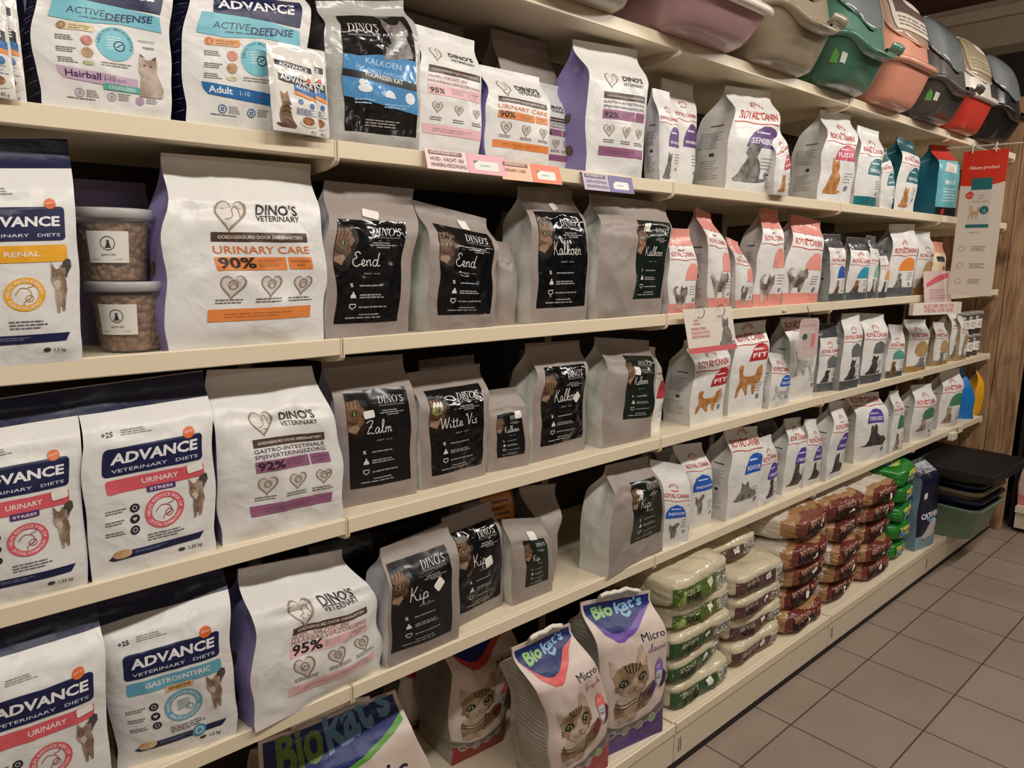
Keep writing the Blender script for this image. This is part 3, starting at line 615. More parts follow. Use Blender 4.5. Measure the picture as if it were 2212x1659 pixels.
f = MB(); f.box(4.86, 4.99, -4.6, .9, 0.0, 2.78, mat('dark_panelling', (44, 30, 22), .6)); struct(f.build('trim_3', smooth=False))
# light fittings that hold the tubes
for i, (lx, ly, lz) in enumerate(LAMPS):
    t = thing('ceiling_light', 'long white tube light, %s above the %s' % (['first', 'second', 'third', 'fourth', 'first', 'second'][i], 'shelf aisle' if i < 4 else 'rear aisle'), 'ceiling light', (lx, ly, lz), 0, 'tube lights above the aisle')
    m = MB(); m.box(-.62, .62, -.08, .08, 0, .05, mat('lamp_housing', (230, 226, 216), .4)); m.build('housing', t, smooth=False)
    for sx in (-.45, .45):
        m = MB(); m.tube([(sx, 0, .05), (sx, 0, .43)], .006, mat('lamp_housing', (230, 226, 216), .4)); m.build('hanger', t)

# wooden end panel
f = MB(); wm = wood_mat()
for i in range(5):
    y0 = -.15 + i * .13; f.box(4.03, 4.07 + .002 * (i % 2), y0 + .0015, y0 + .1285, 0, 2.36, wm)
tag(f.build('wooden_end_panel', smooth=False, bevel=.002), 'rough brown plank panel closing the far end of the shelving', 'wood panel')

Z = [2.065, 1.705, 1.351, .999, .643, .152]
LEVEL = ['top level', 'second level', 'third level', 'fourth level', 'fifth level', 'base level']
BAY = ['nearest bay at the left edge', 'bay of the black-label bags', 'first bay of the red-crown bags', 'third bay from the near joint', 'far bay next to the wood panel']
DEPTH = .46
for li in range(6):
    for k in range(-1, 4):
        z = Z[li]; fy = 0 if li < 5 else -.104
        t = thing('metal_shelf', 'cream shelf board, %s, %s' % (LEVEL[li], BAY[k + 1]), 'shelf', (k + .5, fy, z), 0, 'cream shelf boards of the gondola')
        C = CREAM(); m = MB(); g = .0035; dp = DEPTH - fy
        m.box(-.5 + g, .5 - g, .020, dp, -.026, -.002, C); m.build('shelf_board', t, smooth=False, bevel=.0012)
        m = MB(); lip = [(0, 0), (.003, .002), (.009, .002), (.011, -.001), (.014, -.0035), (.020, -.002), (.020, -.030), (.003, -.030), (0, -.028)]
        n = len(lip); vs = [(-.5 + g, a, b) for a, b in lip] + [(.5 - g, a, b) for a, b in lip]
        m.add(vs, [(i, i + n, (i + 1) % n + n, (i + 1) % n) for i in range(n)] + [tuple(range(n)), tuple(range(2 * n - 1, n - 1, -1))], C); m.build('price_rail', t, smooth=False)
        if li < 5:
            for sx in (-.5 + .0012, .5 - .0042):
                m = MB(); pr = [(-.002, .001), (-.002, -.034), (.004, -.040), (.05, -.048), (dp, -.075), (dp, -.004), (.02, -.001)]
                n = len(pr); vs = [(sx, a, b) for a, b in pr] + [(sx + .003, a, b) for a, b in pr]
                m.add(vs, [(i, (i + 1) % n, (i + 1) % n + n, i + n) for i in range(n)] + [tuple(range(n))[::-1], tuple(range(n, 2 * n))], C); m.build('shelf_bracket', t, smooth=False, bevel=.0008)
for k in range(-1, 4):
    b_ = thing('back_panel', 'back panel in shade-dark colour behind the shelves, %s' % BAY[k + 1], 'panel', (k + .5, .475, 0), 0, 'shade-dark back panels of the gondola')
    m = MB(); m.box(-.5, .5, -.006, .012, .05, 2.3, SHADEB); m.build('panel_sheet', b_, smooth=False)
    m = MB()
    m.box(.485, .5, -.012, .012, 0, 2.34, CREAM2()); m.box(-.5, -.485, -.012, .012, 0, 2.34, CREAM2()); m.build('upright', b_, smooth=False)
    p = thing('plinth_panel', 'cream plinth panel above the black kick strip, %s' % BAY[k + 1], 'panel', (k + .5, -.100, 0), 0, 'plinth panels under the base shelf')
    m = MB(); m.box(-.5 + .002, .5 - .002, 0, .012, .024, .121, CREAM2()); m.build('plinth_face', p, smooth=False, bevel=.001)
    m = MB(); m.box(-.5, .5, .001, .010, .0, .0235, KICK); m.build('kick_strip', p, smooth=False)
    m = MB()
    for dx in (-.478, -.468): m.box(dx, dx + .003, -.0006, .0004, .05, .095, KICK)
    m.build('plinth_slot', p, smooth=False)
f = MB(); f.box(-1, 4.0, -.078, .0, 0.001, .024, KICK); tag(f.build('kick_board', smooth=False), 'black recessed kick board running along the floor under the plinth', 'kick board')

# ---------------------------------------------------------------- soft sack lying down (pillow)
class Sack:
    def __init__(s, name, label, cat, loc, rz, a, b, c, m, n=4.0, cr=1.0, seed=1, tilt=None, group=None, mtop=None, res=16, cut=None):
        s.a, s.b, s.c, s.n, s.cr, s.seed = a, b, c, n, cr, seed * 3.1
        s.root = thing(name, label, cat, loc, rz, group)
        if tilt: s.root.rotation_euler = (tilt[0], tilt[1], rz)
        s.mb = MB(); R = res
        for ax in range(3):
            for sg in (-1, 1):
                rows = []
                for j in range(R + 1):
                    r = []
                    for i in range(R + 1):
                        p = [0, 0, 0]; p[ax] = sg; p[(ax + 1) % 3] = math.tan((i / R * 2 - 1) * PI / 4); p[(ax + 2) % 3] = math.tan((j / R * 2 - 1) * PI / 4)
                        r.append(s.pt(p))
                    rows.append(r)
                mm = m
                if mtop and ax == 2 and sg == 1: mm = mtop
                if mtop and ax != 1 and cut is not None: mm = mtop
                if cut is None: s.mb.grid(rows, mm, flip=(sg < 0)); continue
                vs = [p for r in rows for p in r]
                for q in range(3):
                    fs = []
                    for j in range(R):
                        for i in range(R):
                            f_ = (j * (R + 1) + i, j * (R + 1) + i + 1, (j + 1) * (R + 1) + i + 1, (j + 1) * (R + 1) + i)
                            yy = sum(vs[k][1] for k in f_) / 4 / b + .05 * math.sin(sum(vs[k][0] for k in f_) * 9)
                            if (0 if yy < cut[0] else 1 if yy < cut[1] else 2) == q: fs.append(f_ if sg > 0 else f_[::-1])
                    if fs: s.mb.add(vs, fs, (m, cut[2], mtop)[q])
        s.art = Art(s.mb, s.P, 2 * a, 2 * c); s.parts = []
        s.left = Art(s.mb, s.PLf, 2 * b, 2 * c); s.top = Art(s.mb, s.PT, 2 * a, 2 * b)
    def disp(s, p):
        q = Vector((p[0] * 10, p[1] * 10, p[2] * 14 + s.seed)); d = noise.noise(q) * .010 * s.cr
        q = Vector((p[0] * 38, p[1] * 30, p[2] * 46 + s.seed)); d -= max(0, 1 - abs(noise.noise(q)) * 3) ** 2 * .0035 * s.cr
        return d
    def pt(s, p):
        n = s.n; k = (abs(p[0]) ** n + abs(p[1]) ** n + abs(p[2]) ** n) ** (-1 / n)
        q = Vector((p[0] * k * s.a, p[1] * k * s.b, p[2] * k * s.c)); d = s.disp(q)
        u = Vector((p[0] * s.b * s.c, p[1] * s.a * s.c, p[2] * s.a * s.b)); u = Vector((q.x / s.a ** 1.3, q.y / s.b ** 1.3, q.z / s.c ** 1.3))
        if u.length: u.normalize()
        q += u * d; q.z = max(q.z, -s.c * .96)
        return (q.x, q.y, q.z + s.c * .96)
    def P(s, u, v, off):
        x, z = (2 * u - 1) * .93, (2 * v - 1) * .90; y = -(max(0.02, 1 - abs(x) ** s.n - abs(z) ** s.n)) ** (1 / s.n)
        q = s.pt((x, y, z)); return (q[0], q[1] - off - .0018, q[2])
    def PLf(s, u, v, off):
        y, z = (1 - 2 * u) * .93, (2 * v - 1) * .90; x = -(max(0.02, 1 - abs(y) ** s.n - abs(z) ** s.n)) ** (1 / s.n)
        q = s.pt((x, y, z)); return (q[0] - off - .0018, q[1], q[2])
    def PT(s, u, v, off):
        x, y = (2 * u - 1) * .93, (2 * v - 1) * .93; z = (max(0.02, 1 - abs(x) ** s.n - abs(y) ** s.n)) ** (1 / s.n)
        q = s.pt((x, y, z)); return (q[0], q[1], q[2] + off + .0008)
    def sticker(s, u, v, wd=.05, ht=.03, rot=.3):
        mb = MB(); a = Art(mb, lambda x, y, o: s.P(x, y, o + .002), 2 * s.a, 2 * s.c); c, q = math.cos(rot), math.sin(rot); pts = []
        for px, py in ((-.5, -.35), (-.42, -.5), (.42, -.5), (.5, -.35), (.5, .35), (.42, .5), (-.42, .5), (-.5, .35)):
            X = px * wd; Y = py * ht; pts.append((u + (X * c - Y * q) / (2 * s.a), v + (X * q + Y * c) / (2 * s.c)))
        a.poly(pts, None, 0, mat('sticker_paper', (236, 232, 222), .55)); s.parts.append(('price_sticker', mb))
    def done(s):
        s.mb.build('sack_body', s.root)
        for n, mb in s.parts: mb.build(n, s.root)
        return s.root
G = {  # x, y, z of the front left foot; heading; foot width; top corners (along, up) twice; depth
 'hair': (-0.445, 0.012, 1.703, 0, 0.169, 0.017, 0.207, 0.187, 0.23, 0.09),
 'adult': (-0.253, 0.012, 1.703, 0.9, 0.197, 0.025, 0.231, 0.231, 0.266, 0.09),
 'kblue': (0.006, 0.03, 1.703, -3.1, 0.185, -0.004, 0.251, 0.182, 0.29, 0.09),
 'v95': (0.191, 0.02, 1.703, 0, 0.149, 0.012, 0.251, 0.168, 0.248, 0.08),
 'v90': (0.363, 0.02, 1.703, 0, 0.186, 0.009, 0.202, 0.186, 0.204, 0.07),
 'v92': (0.664, 0.01, 1.703, -2.9, 0.198, 0.006, 0.312, 0.23, 0.326, 0.12),
 'sensS': (0.981, 0.03, 1.703, 0, 0.076, -0.021, 0.244, 0.06, 0.244, 0.05),
 'sensM': (1.165, 0.12, 1.703, 0, 0.094, -0.04, 0.312, 0.12, 0.314, 0.07),
 'sensL': (1.3, 0.033, 1.703, -7.5, 0.22, 0.055, 0.316, 0.27, 0.326, 0.13),
 'fitS': (1.493, -0.02, 1.703, 0, 0.087, 0.003, 0.168, 0.044, 0.214, 0.05),
 'fussy': (1.884, 0.032, 1.703, -8, 0.198, 0.07, 0.326, 0.248, 0.326, 0.12),
 'dentM': (2.162, 0.028, 1.703, -6.5, 0.158, 0.053, 0.302, 0.206, 0.293, 0.08),
 'dentS': (2.361, 0.009, 1.703, -3, 0.1, -0.016, 0.212, 0.064, 0.236, 0.05),
 'dentL': (2.541, 0.026, 1.703, -8.5, 0.149, 0.053, 0.303, 0.184, 0.287, 0.09),
 'dog': (3.02, 0.033, 1.703, -9.5, 0.177, 0.01, 0.32, 0.173, 0.326, 0.12),
 'renal': (-0.576, 0, 1.349, 0, 0.149, 0.017, 0.306, 0.161, 0.32, 0.09),
 'urin': (-0.301, 0.015, 1.349, 1, 0.274, 0.025, 0.315, 0.288, 0.32, 0.1),
 'eend1': (-0.021, 0.02, 1.349, 0, 0.18, 0.029, 0.293, 0.231, 0.291, 0.09),
 'eend2': (0.206, 0.01, 1.349, 0.7, 0.173, 0.001, 0.268, 0.194, 0.239, 0.1),
 'backS2': (0.418, 0.05, 1.349, 0, 0.06, 0.014, 0.192, 0.059, 0.187, 0.05),
 'kalk2': (0.502, 0.02, 1.349, 0, 0.188, -0.002, 0.316, 0.173, 0.32, 0.1),
 'kalkR2': (0.728, 0.015, 1.349, -1.1, 0.252, 0.006, 0.314, 0.325, 0.306, 0.1),
 'kitS1': (1.017, 0.009, 1.349, -2.5, 0.119, 0.001, 0.238, 0.104, 0.238, 0.05),
 'kitM1': (1.246, 0.03, 1.349, 0, 0.114, -0.04, 0.305, 0.044, 0.288, 0.08),
 'kitS2': (1.384, 0.02, 1.349, 0, 0.096, -0.04, 0.221, 0.026, 0.208, 0.05),
 'kitM2': (1.53, 0.048, 1.349, -7, 0.148, 0.054, 0.32, 0.154, 0.32, 0.08),
 'kitW': (1.726, 0.051, 1.349, -9, 0.199, 0.067, 0.312, 0.233, 0.292, 0.08),
 'homeS1': (2.009, 0.017, 1.349, -4, 0.099, -0.023, 0.248, 0.098, 0.248, 0.06),
 'homeS2': (2.177, 0.028, 1.349, -8, 0.129, 0.013, 0.242, 0.14, 0.239, 0.05),
 'homeS3': (2.324, 0.011, 1.349, -0.5, 0.068, 0.006, 0.252, 0.084, 0.247, 0.05),
 'greyS2': (2.426, 0.005, 1.349, -1, 0.07, -0.03, 0.214, 0.043, 0.218, 0.05),
 'homeM1': (2.624, 0.053, 1.349, -10, 0.188, 0.034, 0.308, 0.227, 0.314, 0.08),
 'goldM2': (2.876, 0.038, 1.349, -7.5, 0.138, 0.037, 0.284, 0.173, 0.287, 0.08),
 'creamM': (3.046, 0.022, 1.349, -5.5, 0.12, -0.021, 0.245, 0.142, 0.24, 0.07),
 'stress1': (-0.606, 0.022, 0.997, -3.5, 0.161, 0.006, 0.293, 0.172, 0.304, 0.09),
 'stress2': (-0.439, 0.009, 0.997, 3.6, 0.195, 0.008, 0.304, 0.212, 0.31, 0.09),
 'gastV': (-0.23, 0.03, 0.997, -3.7, 0.23, 0, 0.308, 0.199, 0.299, 0.1),
 'zalm': (0.025, 0.068, 0.997, -6, 0.172, -0.018, 0.304, 0.165, 0.3, 0.09),
 'witte': (0.216, 0.058, 0.997, -0.2, 0.182, -0.005, 0.257, 0.198, 0.259, 0.09),
 'kalkS': (0.414, 0.066, 0.997, -6.3, 0.12, -0.003, 0.194, 0.099, 0.195, 0.055),
 'kalk3': (0.546, 0.057, 0.997, 1.7, 0.2, 0.022, 0.296, 0.217, 0.29, 0.09),
 'backRC3': (1.035, 0.08, 0.997, 0, 0.065, -0.013, 0.258, 0.065, 0.245, 0.06),
 'kalkR3': (0.789, 0.038, 0.997, -2.4, 0.201, 0.012, 0.298, 0.232, 0.274, 0.1),
 'fit1': (1.2, 0.041, 0.997, 0, 0.179, 0.019, 0.26, 0.229, 0.265, 0.1),
 'fit2': (1.423, 0.048, 0.997, -4, 0.19, 0.04, 0.297, 0.24, 0.302, 0.08),
 'inS3': (1.632, 0.02, 0.997, -2.5, 0.129, 0.016, 0.194, 0.112, 0.179, 0.05),
 'inM3': (1.812, 0.044, 0.997, -3, 0.169, -0.017, 0.303, 0.187, 0.294, 0.08),
 'grS1': (2.073, 0.062, 0.997, -9.5, 0.12, 0.003, 0.263, 0.129, 0.262, 0.05),
 'grM1': (2.17, 0.02, 0.997, -7, 0.129, 0.022, 0.3, 0.154, 0.299, 0.06),
 'grM2': (2.392, 0.032, 0.997, -8.5, 0.148, 0.013, 0.292, 0.198, 0.282, 0.08),
 'grS2': (2.636, 0.028, 0.997, -11.5, 0.119, 0.028, 0.234, 0.124, 0.226, 0.05),
 'goM1': (2.87, 0.03, 0.997, -9.5, 0.16, 0.012, 0.242, 0.196, 0.235, 0.08),
 'goS1': (3.209, 0.03, 0.997, -12.5, 0.118, 0.004, 0.215, 0.102, 0.207, 0.05),
 'goM2': (3.468, 0.044, 0.997, -10, 0.079, 0.009, 0.263, 0.113, 0.255, 0.08),
 'goS2': (3.51, 0.011, 0.997, -4.5, 0.089, -0.007, 0.237, 0.063, 0.224, 0.05),
 'urin4': (-0.621, 0, 0.641, 0, 0.181, 0.013, 0.315, 0.192, 0.318, 0.09),
 'gastro': (-0.421, 0.045, 0.641, -12.1, 0.19, -0.011, 0.291, 0.192, 0.315, 0.09),
 'hair95': (-0.206, -0.01, 0.641, 6, 0.286, 0.015, 0.294, 0.247, 0.264, 0.13),
 'kip1': (0.09, 0.006, 0.641, 0.8, 0.188, 0.014, 0.254, 0.194, 0.271, 0.09),
 'kip2': (0.305, 0.052, 0.641, 5.9, 0.16, -0.006, 0.264, 0.157, 0.268, 0.08),
 'kipS': (0.48, 0.046, 0.641, -1.1, 0.137, -0.014, 0.225, 0.116, 0.199, 0.055),
 'white4': (0.624, 0.09, 0.641, -16.6, 0.035, -0.034, 0.254, 0.08, 0.246, 0.16),
 'kipR': (0.781, -0.006, 0.641, 4.6, 0.276, 0.046, 0.302, 0.248, 0.289, 0.1),
 'ind7': (1.057, 0.027, 0.641, -11.7, 0.112, -0.036, 0.28, 0.109, 0.241, 0.05),
 'ind4': (1.252, 0.057, 0.641, -2.4, 0.114, -0.063, 0.287, 0.088, 0.273, 0.07),
 'ind4b': (1.412, 0.024, 0.641, 0, 0.197, 0.04, 0.306, 0.247, 0.282, 0.1),
 'stS1': (1.621, 0.027, 0.641, -0.5, 0.12, 0.012, 0.244, 0.102, 0.247, 0.05),
 'stM1': (1.818, 0.042, 0.641, 0, 0.149, 0.054, 0.276, 0.184, 0.266, 0.08),
 'stS2': (1.959, 0.03, 0.641, -3, 0.119, 0.015, 0.266, 0.098, 0.255, 0.05),
 'stM2': (2.105, 0.012, 0.641, -1, 0.138, 0.07, 0.306, 0.188, 0.3, 0.09),
 'stL': (2.454, 0.053, 0.641, -13, 0.218, -0.02, 0.301, 0.199, 0.291, 0.1),
 'dgS1': (2.738, 0.015, 0.641, -5.5, 0.118, 0.009, 0.284, 0.085, 0.283, 0.06),
 'dgM1': (3.031, 0.037, 0.641, -10.5, 0.18, 0.044, 0.271, 0.221, 0.265, 0.09),
 'dgM2': (3.44, 0.052, 0.641, -13.5, 0.179, 0.047, 0.296, 0.217, 0.303, 0.09),
 'blue4': (3.799, 0.086, 0.641, -43.5, 0.11, 0.027, 0.278, 0.041, 0.286, 0.09),
 'yellow4': (3.988, 0.047, 0.641, -25.5, 0.099, 0.033, 0.29, 0.052, 0.295, 0.09),
 'bioG': (-0.166, 0.125, 0.15, -14.8, 0.392, 0.019, 0.33, 0.327, 0.362, 0.14),
 'bioF': (0.519, -0.074, 0.15, -3.3, 0.195, -0.083, 0.41, 0.114, 0.413, 0.15),
 'bioC': (0.726, -0.054, 0.15, -9.2, 0.226, -0.039, 0.443, 0.215, 0.413, 0.13),
 'bioD1': (0.396, 0.192, 0.15, -3.8, 0.173, 0.005, 0.343, 0.251, 0.329, 0.17),
 'bioD2': (0.355, 0.393, 0.15, -5.8, 0.109, 0.023, 0.208, 0.13, 0.232, 0.12),
 'catsan': (2.965, -0.095, 0.15, -0.5, 0.354, 0.216, 0.293, 0.494, 0.261, 0.12),
}

def gg(k, **o):
    v = list(G[k])
    return tuple(v)
def gs(x, y, z, hd, w, h, d, dx=0): return (x, y, z, hd, w, dx, h, w + dx, h, d)

# ================================================================ second shelf: white and silver bags
advance_defense(gg('hair'), 'white cat food bag with a lilac Hairball band, leftmost whole bag on the second shelf', 'hairball').done()
advance_defense(gg('adult'), 'white cat food bag with a blue Adult band, partly behind a small pouch', 'adult').done()

def sachet(x, y, z, hd, w, h, label, full=True, seed=1, tilt=-.10):
    t = thing('food_pouch', label, 'pouch', (x, y, z), math.radians(hd), 'small cat food pouches on the second shelf'); t.rotation_euler = (tilt, 0, math.radians(hd))
    fm = mat('pouch_foil', (222, 219, 212), .18, bump=.6, bscale=22, bdist=.004); nu, nv = 14, 22; rows = []; back = []
    for j in range(nv + 1):
        v = j / nv; r1 = []; r2 = []
        for i in range(nu + 1):
            u = i / nu; th = .009 * (math.sin(PI * u) ** .5) * (math.sin(PI * min(1, v * 1.06)) ** .5 if v < .94 else 0) + .0008
            n = noise.noise(Vector((u * 5, v * 8, seed))) * .0022
            cut = .08 if v > .9 else 0
            X = (u - .5) * w * (1 - cut * (v - .9)); r1.append((X, -th + n, v * h)); r2.append((X, th * .4 + n, v * h))
        rows.append(r1); back.append(r2)
    mb = MB(); mb.grid(rows, fm); mb.grid(back, fm, flip=True)
    for side in (0, nu): mb.add([r[side] for r in rows] + [r[side] for r in back], [(j, j + 1, j + 2 + nv, j + 1 + nv) for j in range(nv)], fm)
    mb.build('pouch_body', t)
    B_ = Bag.__new__(Bag); pm = MB(); A = Art(pm, lambda u, v, o: Bag._bil(B_, rows, u, v, o, 1), w, h)
    A.poly([(.12, .76), (.9, .72), (.9, .79), (.75, .785), (.12, .82)], (20, 20, 24), 0); A.text('ADVANCE', .2, .755, .07, (220, 220, 220), 1, fit=.6, bold=.03, rot=-.05)
    A.poly([(.16, .585), (.93, .50), (.93, .59), (.85, .61), (.16, .665)], (20, 20, 24), 0); A.text('ADVANCE', .2, .60, .095, (228, 228, 228), 1, fit=.68, bold=.035, rot=-.09)
    A.circ(.80, .625, .05, (210, 90, 50), 2)
    A.poly([(.46, .485), (.95, .43), (.95, .50), (.46, .56)], (34, 104, 168), 0); A.text('ADULT', .50, .515, .07, (230, 234, 240), 1, fit=.3, bold=.02, rot=-.09)
    A.poly([(.46, .44), (.95, .385), (.95, .428), (.46, .483)], (226, 140, 62), 0); A.text('with chicken', .50, .45, .03, (240, 226, 206), 1, fit=.3, rot=-.09)
    A.shape(CAT_SIT, .06, .05, .50, .47, None, 1, FUR_BROWN() if full else FUR_TABBY(), flip=True)
    for q in range(5): A.stroke([(.2, .12 + q * .05), (.28, .14 + q * .05), (.36, .11 + q * .05)], .02, (58, 40, 30), 2)
    A.circ(.2, .39, .012, (30, 24, 18), 3); A.circ(.29, .385, .012, (30, 24, 18), 3)
    A.circ(.58, .36, .055, (60, 110, 160), 0); A.circ(.84, .33, .055, (60, 110, 160), 0); A.lines(.48, .21, .93, .29, 5, (120, 140, 170), 0, 3)
    A.poly(ellipse(.76, .13, .21, .055, 16), (206, 200, 190), 0); A.poly(ellipse(.74, .15, .14, .05, 10), None, 1, mat('printed_chunks', (130, 74, 40), .4, rgb2=(176, 110, 66), nscale=90))
    A.text('85 g', .8, .02, .045, (90, 90, 90), 0)
    pm.build('printed_panel', t); return t
sachet(-.085, -.022, 1.706, 3, .085, .138, 'small glossy cat food pouch leaning in front of the blue-band bag')
sachet(-.060, -.008, 1.706, 0, .085, .145, 'small glossy cat food pouch mostly hidden behind its twin at the blue-band bag', seed=4, tilt=-.06)
sachet(-.522, -.010, 1.706, 4, .09, .142, 'small glossy cat food pouch cut off by the left edge of the photo', False, seed=8, tilt=-.07)
sachet(-.508, .006, 1.706, 2, .09, .150, 'small glossy cat food pouch standing behind the one at the left edge', False, seed=11, tilt=-.04)

# silver bag in clear wrap with blue artwork
b = Bag(gg('kblue'), 'silver cat food bag in clear wrap with a blue and black front', film('silver_foil', (176, 175, 170), .24, .8, 18, .008), film('dark_grey_gusset', (96, 90, 84), .4), ts=.8, cr=1.5, bulge=.014, name='cat_food_bag')
A = b.label(.15, .93, .10, .88, mat('glossy_black_print', (26, 24, 24), .14, bump=.7, bscale=20, bdist=.008, detail=2))
A.poly([(0, .30), (1, .18), (1, .62), (.7, .645), (.45, .66), (.2, .64), (0, .655)], None, 0, mat('glossy_blue_print', (82, 142, 192), .16, bump=.7, bscale=20, bdist=.008, detail=2))
A.poly([(0, .47), (1, .37), (1, .43), (0, .53)], (24, 22, 22), 1); A.text('VOLWASSEN KAT', .28, .475, .055, (226, 224, 216), 2, fit=.52, bold=.02, rot=-.11)
A.serif("DINO'S", .08, .84, .10, (206, 202, 192), 1, fit=.42); A.text('DIERENSPECIAALZAAK', .08, .805, .022, (176, 172, 162), 1, fit=.42)
A.shape([(.05, .0), (.95, .05), (.9, .3), (.8, .5), (.86, .7), (.8, .95), (.66, .84), (.5, .82), (.3, .86), (.12, 1), (.12, .8), (.2, .62), (.3, .4), (.1, .2)], .52, .62, .98, .97, None, 1, mat('printed_kitten', (84, 80, 78), .2, rgb2=(150, 142, 138), nscale=40))
A.circ(.68, .83, .012, (220, 220, 210), 2); A.circ(.80, .83, .012, (220, 220, 210), 2)
A.text('KALKOEN', .28, .585, .07, (190, 216, 236), 2, fit=.5, rot=-.1); A.text('MET ZOETE AARDAPPEL', .15, .53, .045, (170, 202, 226), 2, fit=.75, rot=-.1)
A.poly(ellipse(.27, .37, .09, .035, 12), (226, 230, 232), 2); A.circ(.24, .42, .04, (226, 230, 232), 2); A.poly([(.52, .31), (.68, .30), (.66, .345), (.6, .37), (.54, .35)], (226, 230, 232), 2); A.circ(.88, .31, .07, (226, 230, 232), 2)
A.lines(.12, .235, .4, .29, 2, (150, 186, 214), 2, 3); A.lines(.5, .215, .95, .26, 2, (150, 186, 214), 2, 5); A.lines(.25, .05, .85, .12, 3, (150, 146, 140), 1, 5)
b.done()
dinos_vet(gg('v95'), 'white cat food bag reading 95% on pink, between the blue bag and the orange bag', 'hair', xr=(.12, .96), vs=1.12).done()
dinos_vet(gg('v90'), 'white cat food bag reading 90% on orange on the second shelf', 'urinary', xr=(.14, .93), vs=1.12).done()
dinos_vet(gg('v92'), 'tall white cat food bag with purple side and 92% panel above the purple shelf card', 'gastro', xr=(.22, .92)).done()

WS = white_film; PUR = (96, 62, 122)
def RC(k, label, word, sec, **kw): royal(gg(k), label, word, sec, **kw).done()
RC('sensM', 'white bag with purple quarter disc standing behind the narrow purple one', 'SENSIBLE', PUR, textfit=.9)
RC('sensS', 'narrow white bag with small purple disc just right of the tall purple-sided bag', 'SENSIBLE', PUR, cat=CAT_SIT, catm=FUR_GREY(), textfit=.9)
RC('sensL', 'large white bag with a purple disc and a sitting grey cat', 'SENSIBLE', PUR, cat=CAT_SIT, catm=FUR_GREY(), catbox=(.05, .10, .80, .48), secbox=(.3, .42, .95, .62), cr=1.9)
RC('fitS', 'narrow white bag with a red patch squeezed beside the large purple-disc bag', 'FIT', (186, 60, 66), cat=CAT_SIT, catm=FUR_GINGER(), textfit=.9)
RC('fussy', 'large crumpled white bag with a pink-red disc and a ginger cat', 'FUSSY', (196, 66, 92), cat=CAT_SIT, catm=FUR_GINGER(), catbox=(.1, .10, .62, .48), secbox=(.36, .46, .95, .63), cr=2.2)
TEAL = (30, 104, 112)
RC('dentM', 'white bag with a teal disc directly right of the ginger cat bag', 'DENTAL', TEAL, bottom=film('teal_band', (30, 110, 116)), textfit=.8)
RC('dentS', 'small grey-sided bag with teal top, second shelf far right', 'DENTAL', TEAL, topc=film('teal_top', (24, 84, 92)), textfit=.8)
RC('dentL', 'glossy white bag with dark teal top and a tan cat, second shelf far right', 'DENTAL', TEAL, topc=film('teal_top', (24, 84, 92)), side=film('teal_side', (30, 92, 100), .3), cat=CAT_SIT, catm=FUR_GINGER())
b = Bag(gg('dog'), 'blue and turquoise bag with a red top and black bottom band near the hanging poster', film('turquoise_film', (112, 180, 192), .3, .7), film('blue_side', (34, 104, 128), .35), ts=.7, nu=14, nv=22)
b.band(.78, .997, film('red_top', (196, 52, 44), .3)); a = b.band(0, .13, film('black_band', (30, 28, 30), .35), 'bottom_band'); a.circ(.3, .07, .07, (200, 40, 40), 1)
b.art.poly([(.2, .62), (.8, .60), (.9, .72), (.4, .76)], (220, 214, 206), 0); b.art.text('MAXI', .5, .44, .12, (226, 236, 238), 1, fit=.5, align='c', bold=.02); b.art.lines(.2, .2, .8, .4, 5, (190, 222, 226), 1, 4); b.done()

# rear rows on the second shelf
def plain(g, label, m, side=None, cr=1.0, seed=None, **kw):
    b = Bag(g, label, m, side or m, nu=12, nv=18, cr=cr, seed=seed, **kw); return b
plain(gs(.50, .13, 1.703, 0, .19, .325, .09), 'plain taupe food bag standing in the rear, behind the 95% bag', taupe()).done()
plain(gs(.73, .17, 1.703, -3, .18, .30, .10), 'plain taupe food bag standing in the rear, left behind the purple-sided bag', taupe()).done()
plain(gs(.26, .16, 1.703, 2, .20, .325, .10), 'plain taupe food bag standing in the rear, behind the blue-front bag', taupe()).done()
dinos_vet(gs(.53, .085, 1.703, 0, .16, .215, .07), 'white food bag half hidden between the 90% bag and the purple-sided bag', 'gastro').done()
plain(gs(1.32, .22, 1.703, -5, .16, .27, .09), 'dark-topped food bag hidden in the rear beside the large purple-disc bag', film('dark_violet_film', (62, 46, 72))).done()
plain(gs(1.95, .22, 1.703, 0, .16, .24, .09), 'grey food bag hidden in the rear behind the ginger cat bag', film('teal_side', (30, 92, 100), .3)).done()
plain(gs(-.20, .15, 1.703, 1, .19, .31, .09), 'dark navy food bag in the rear behind the blue-band bag', navyfilm()).done()
plain(gs(-.43, .15, 1.703, 0, .19, .31, .09), 'dark navy food bag in the rear behind the lilac-band bag', navyfilm()).done()
plain(gs(-.01, .14, 1.703, 2, .17, .30, .09), 'grey food bag in the rear, left of the blue-front bag', film('dark_grey_gusset', (96, 90, 84), .4)).done()

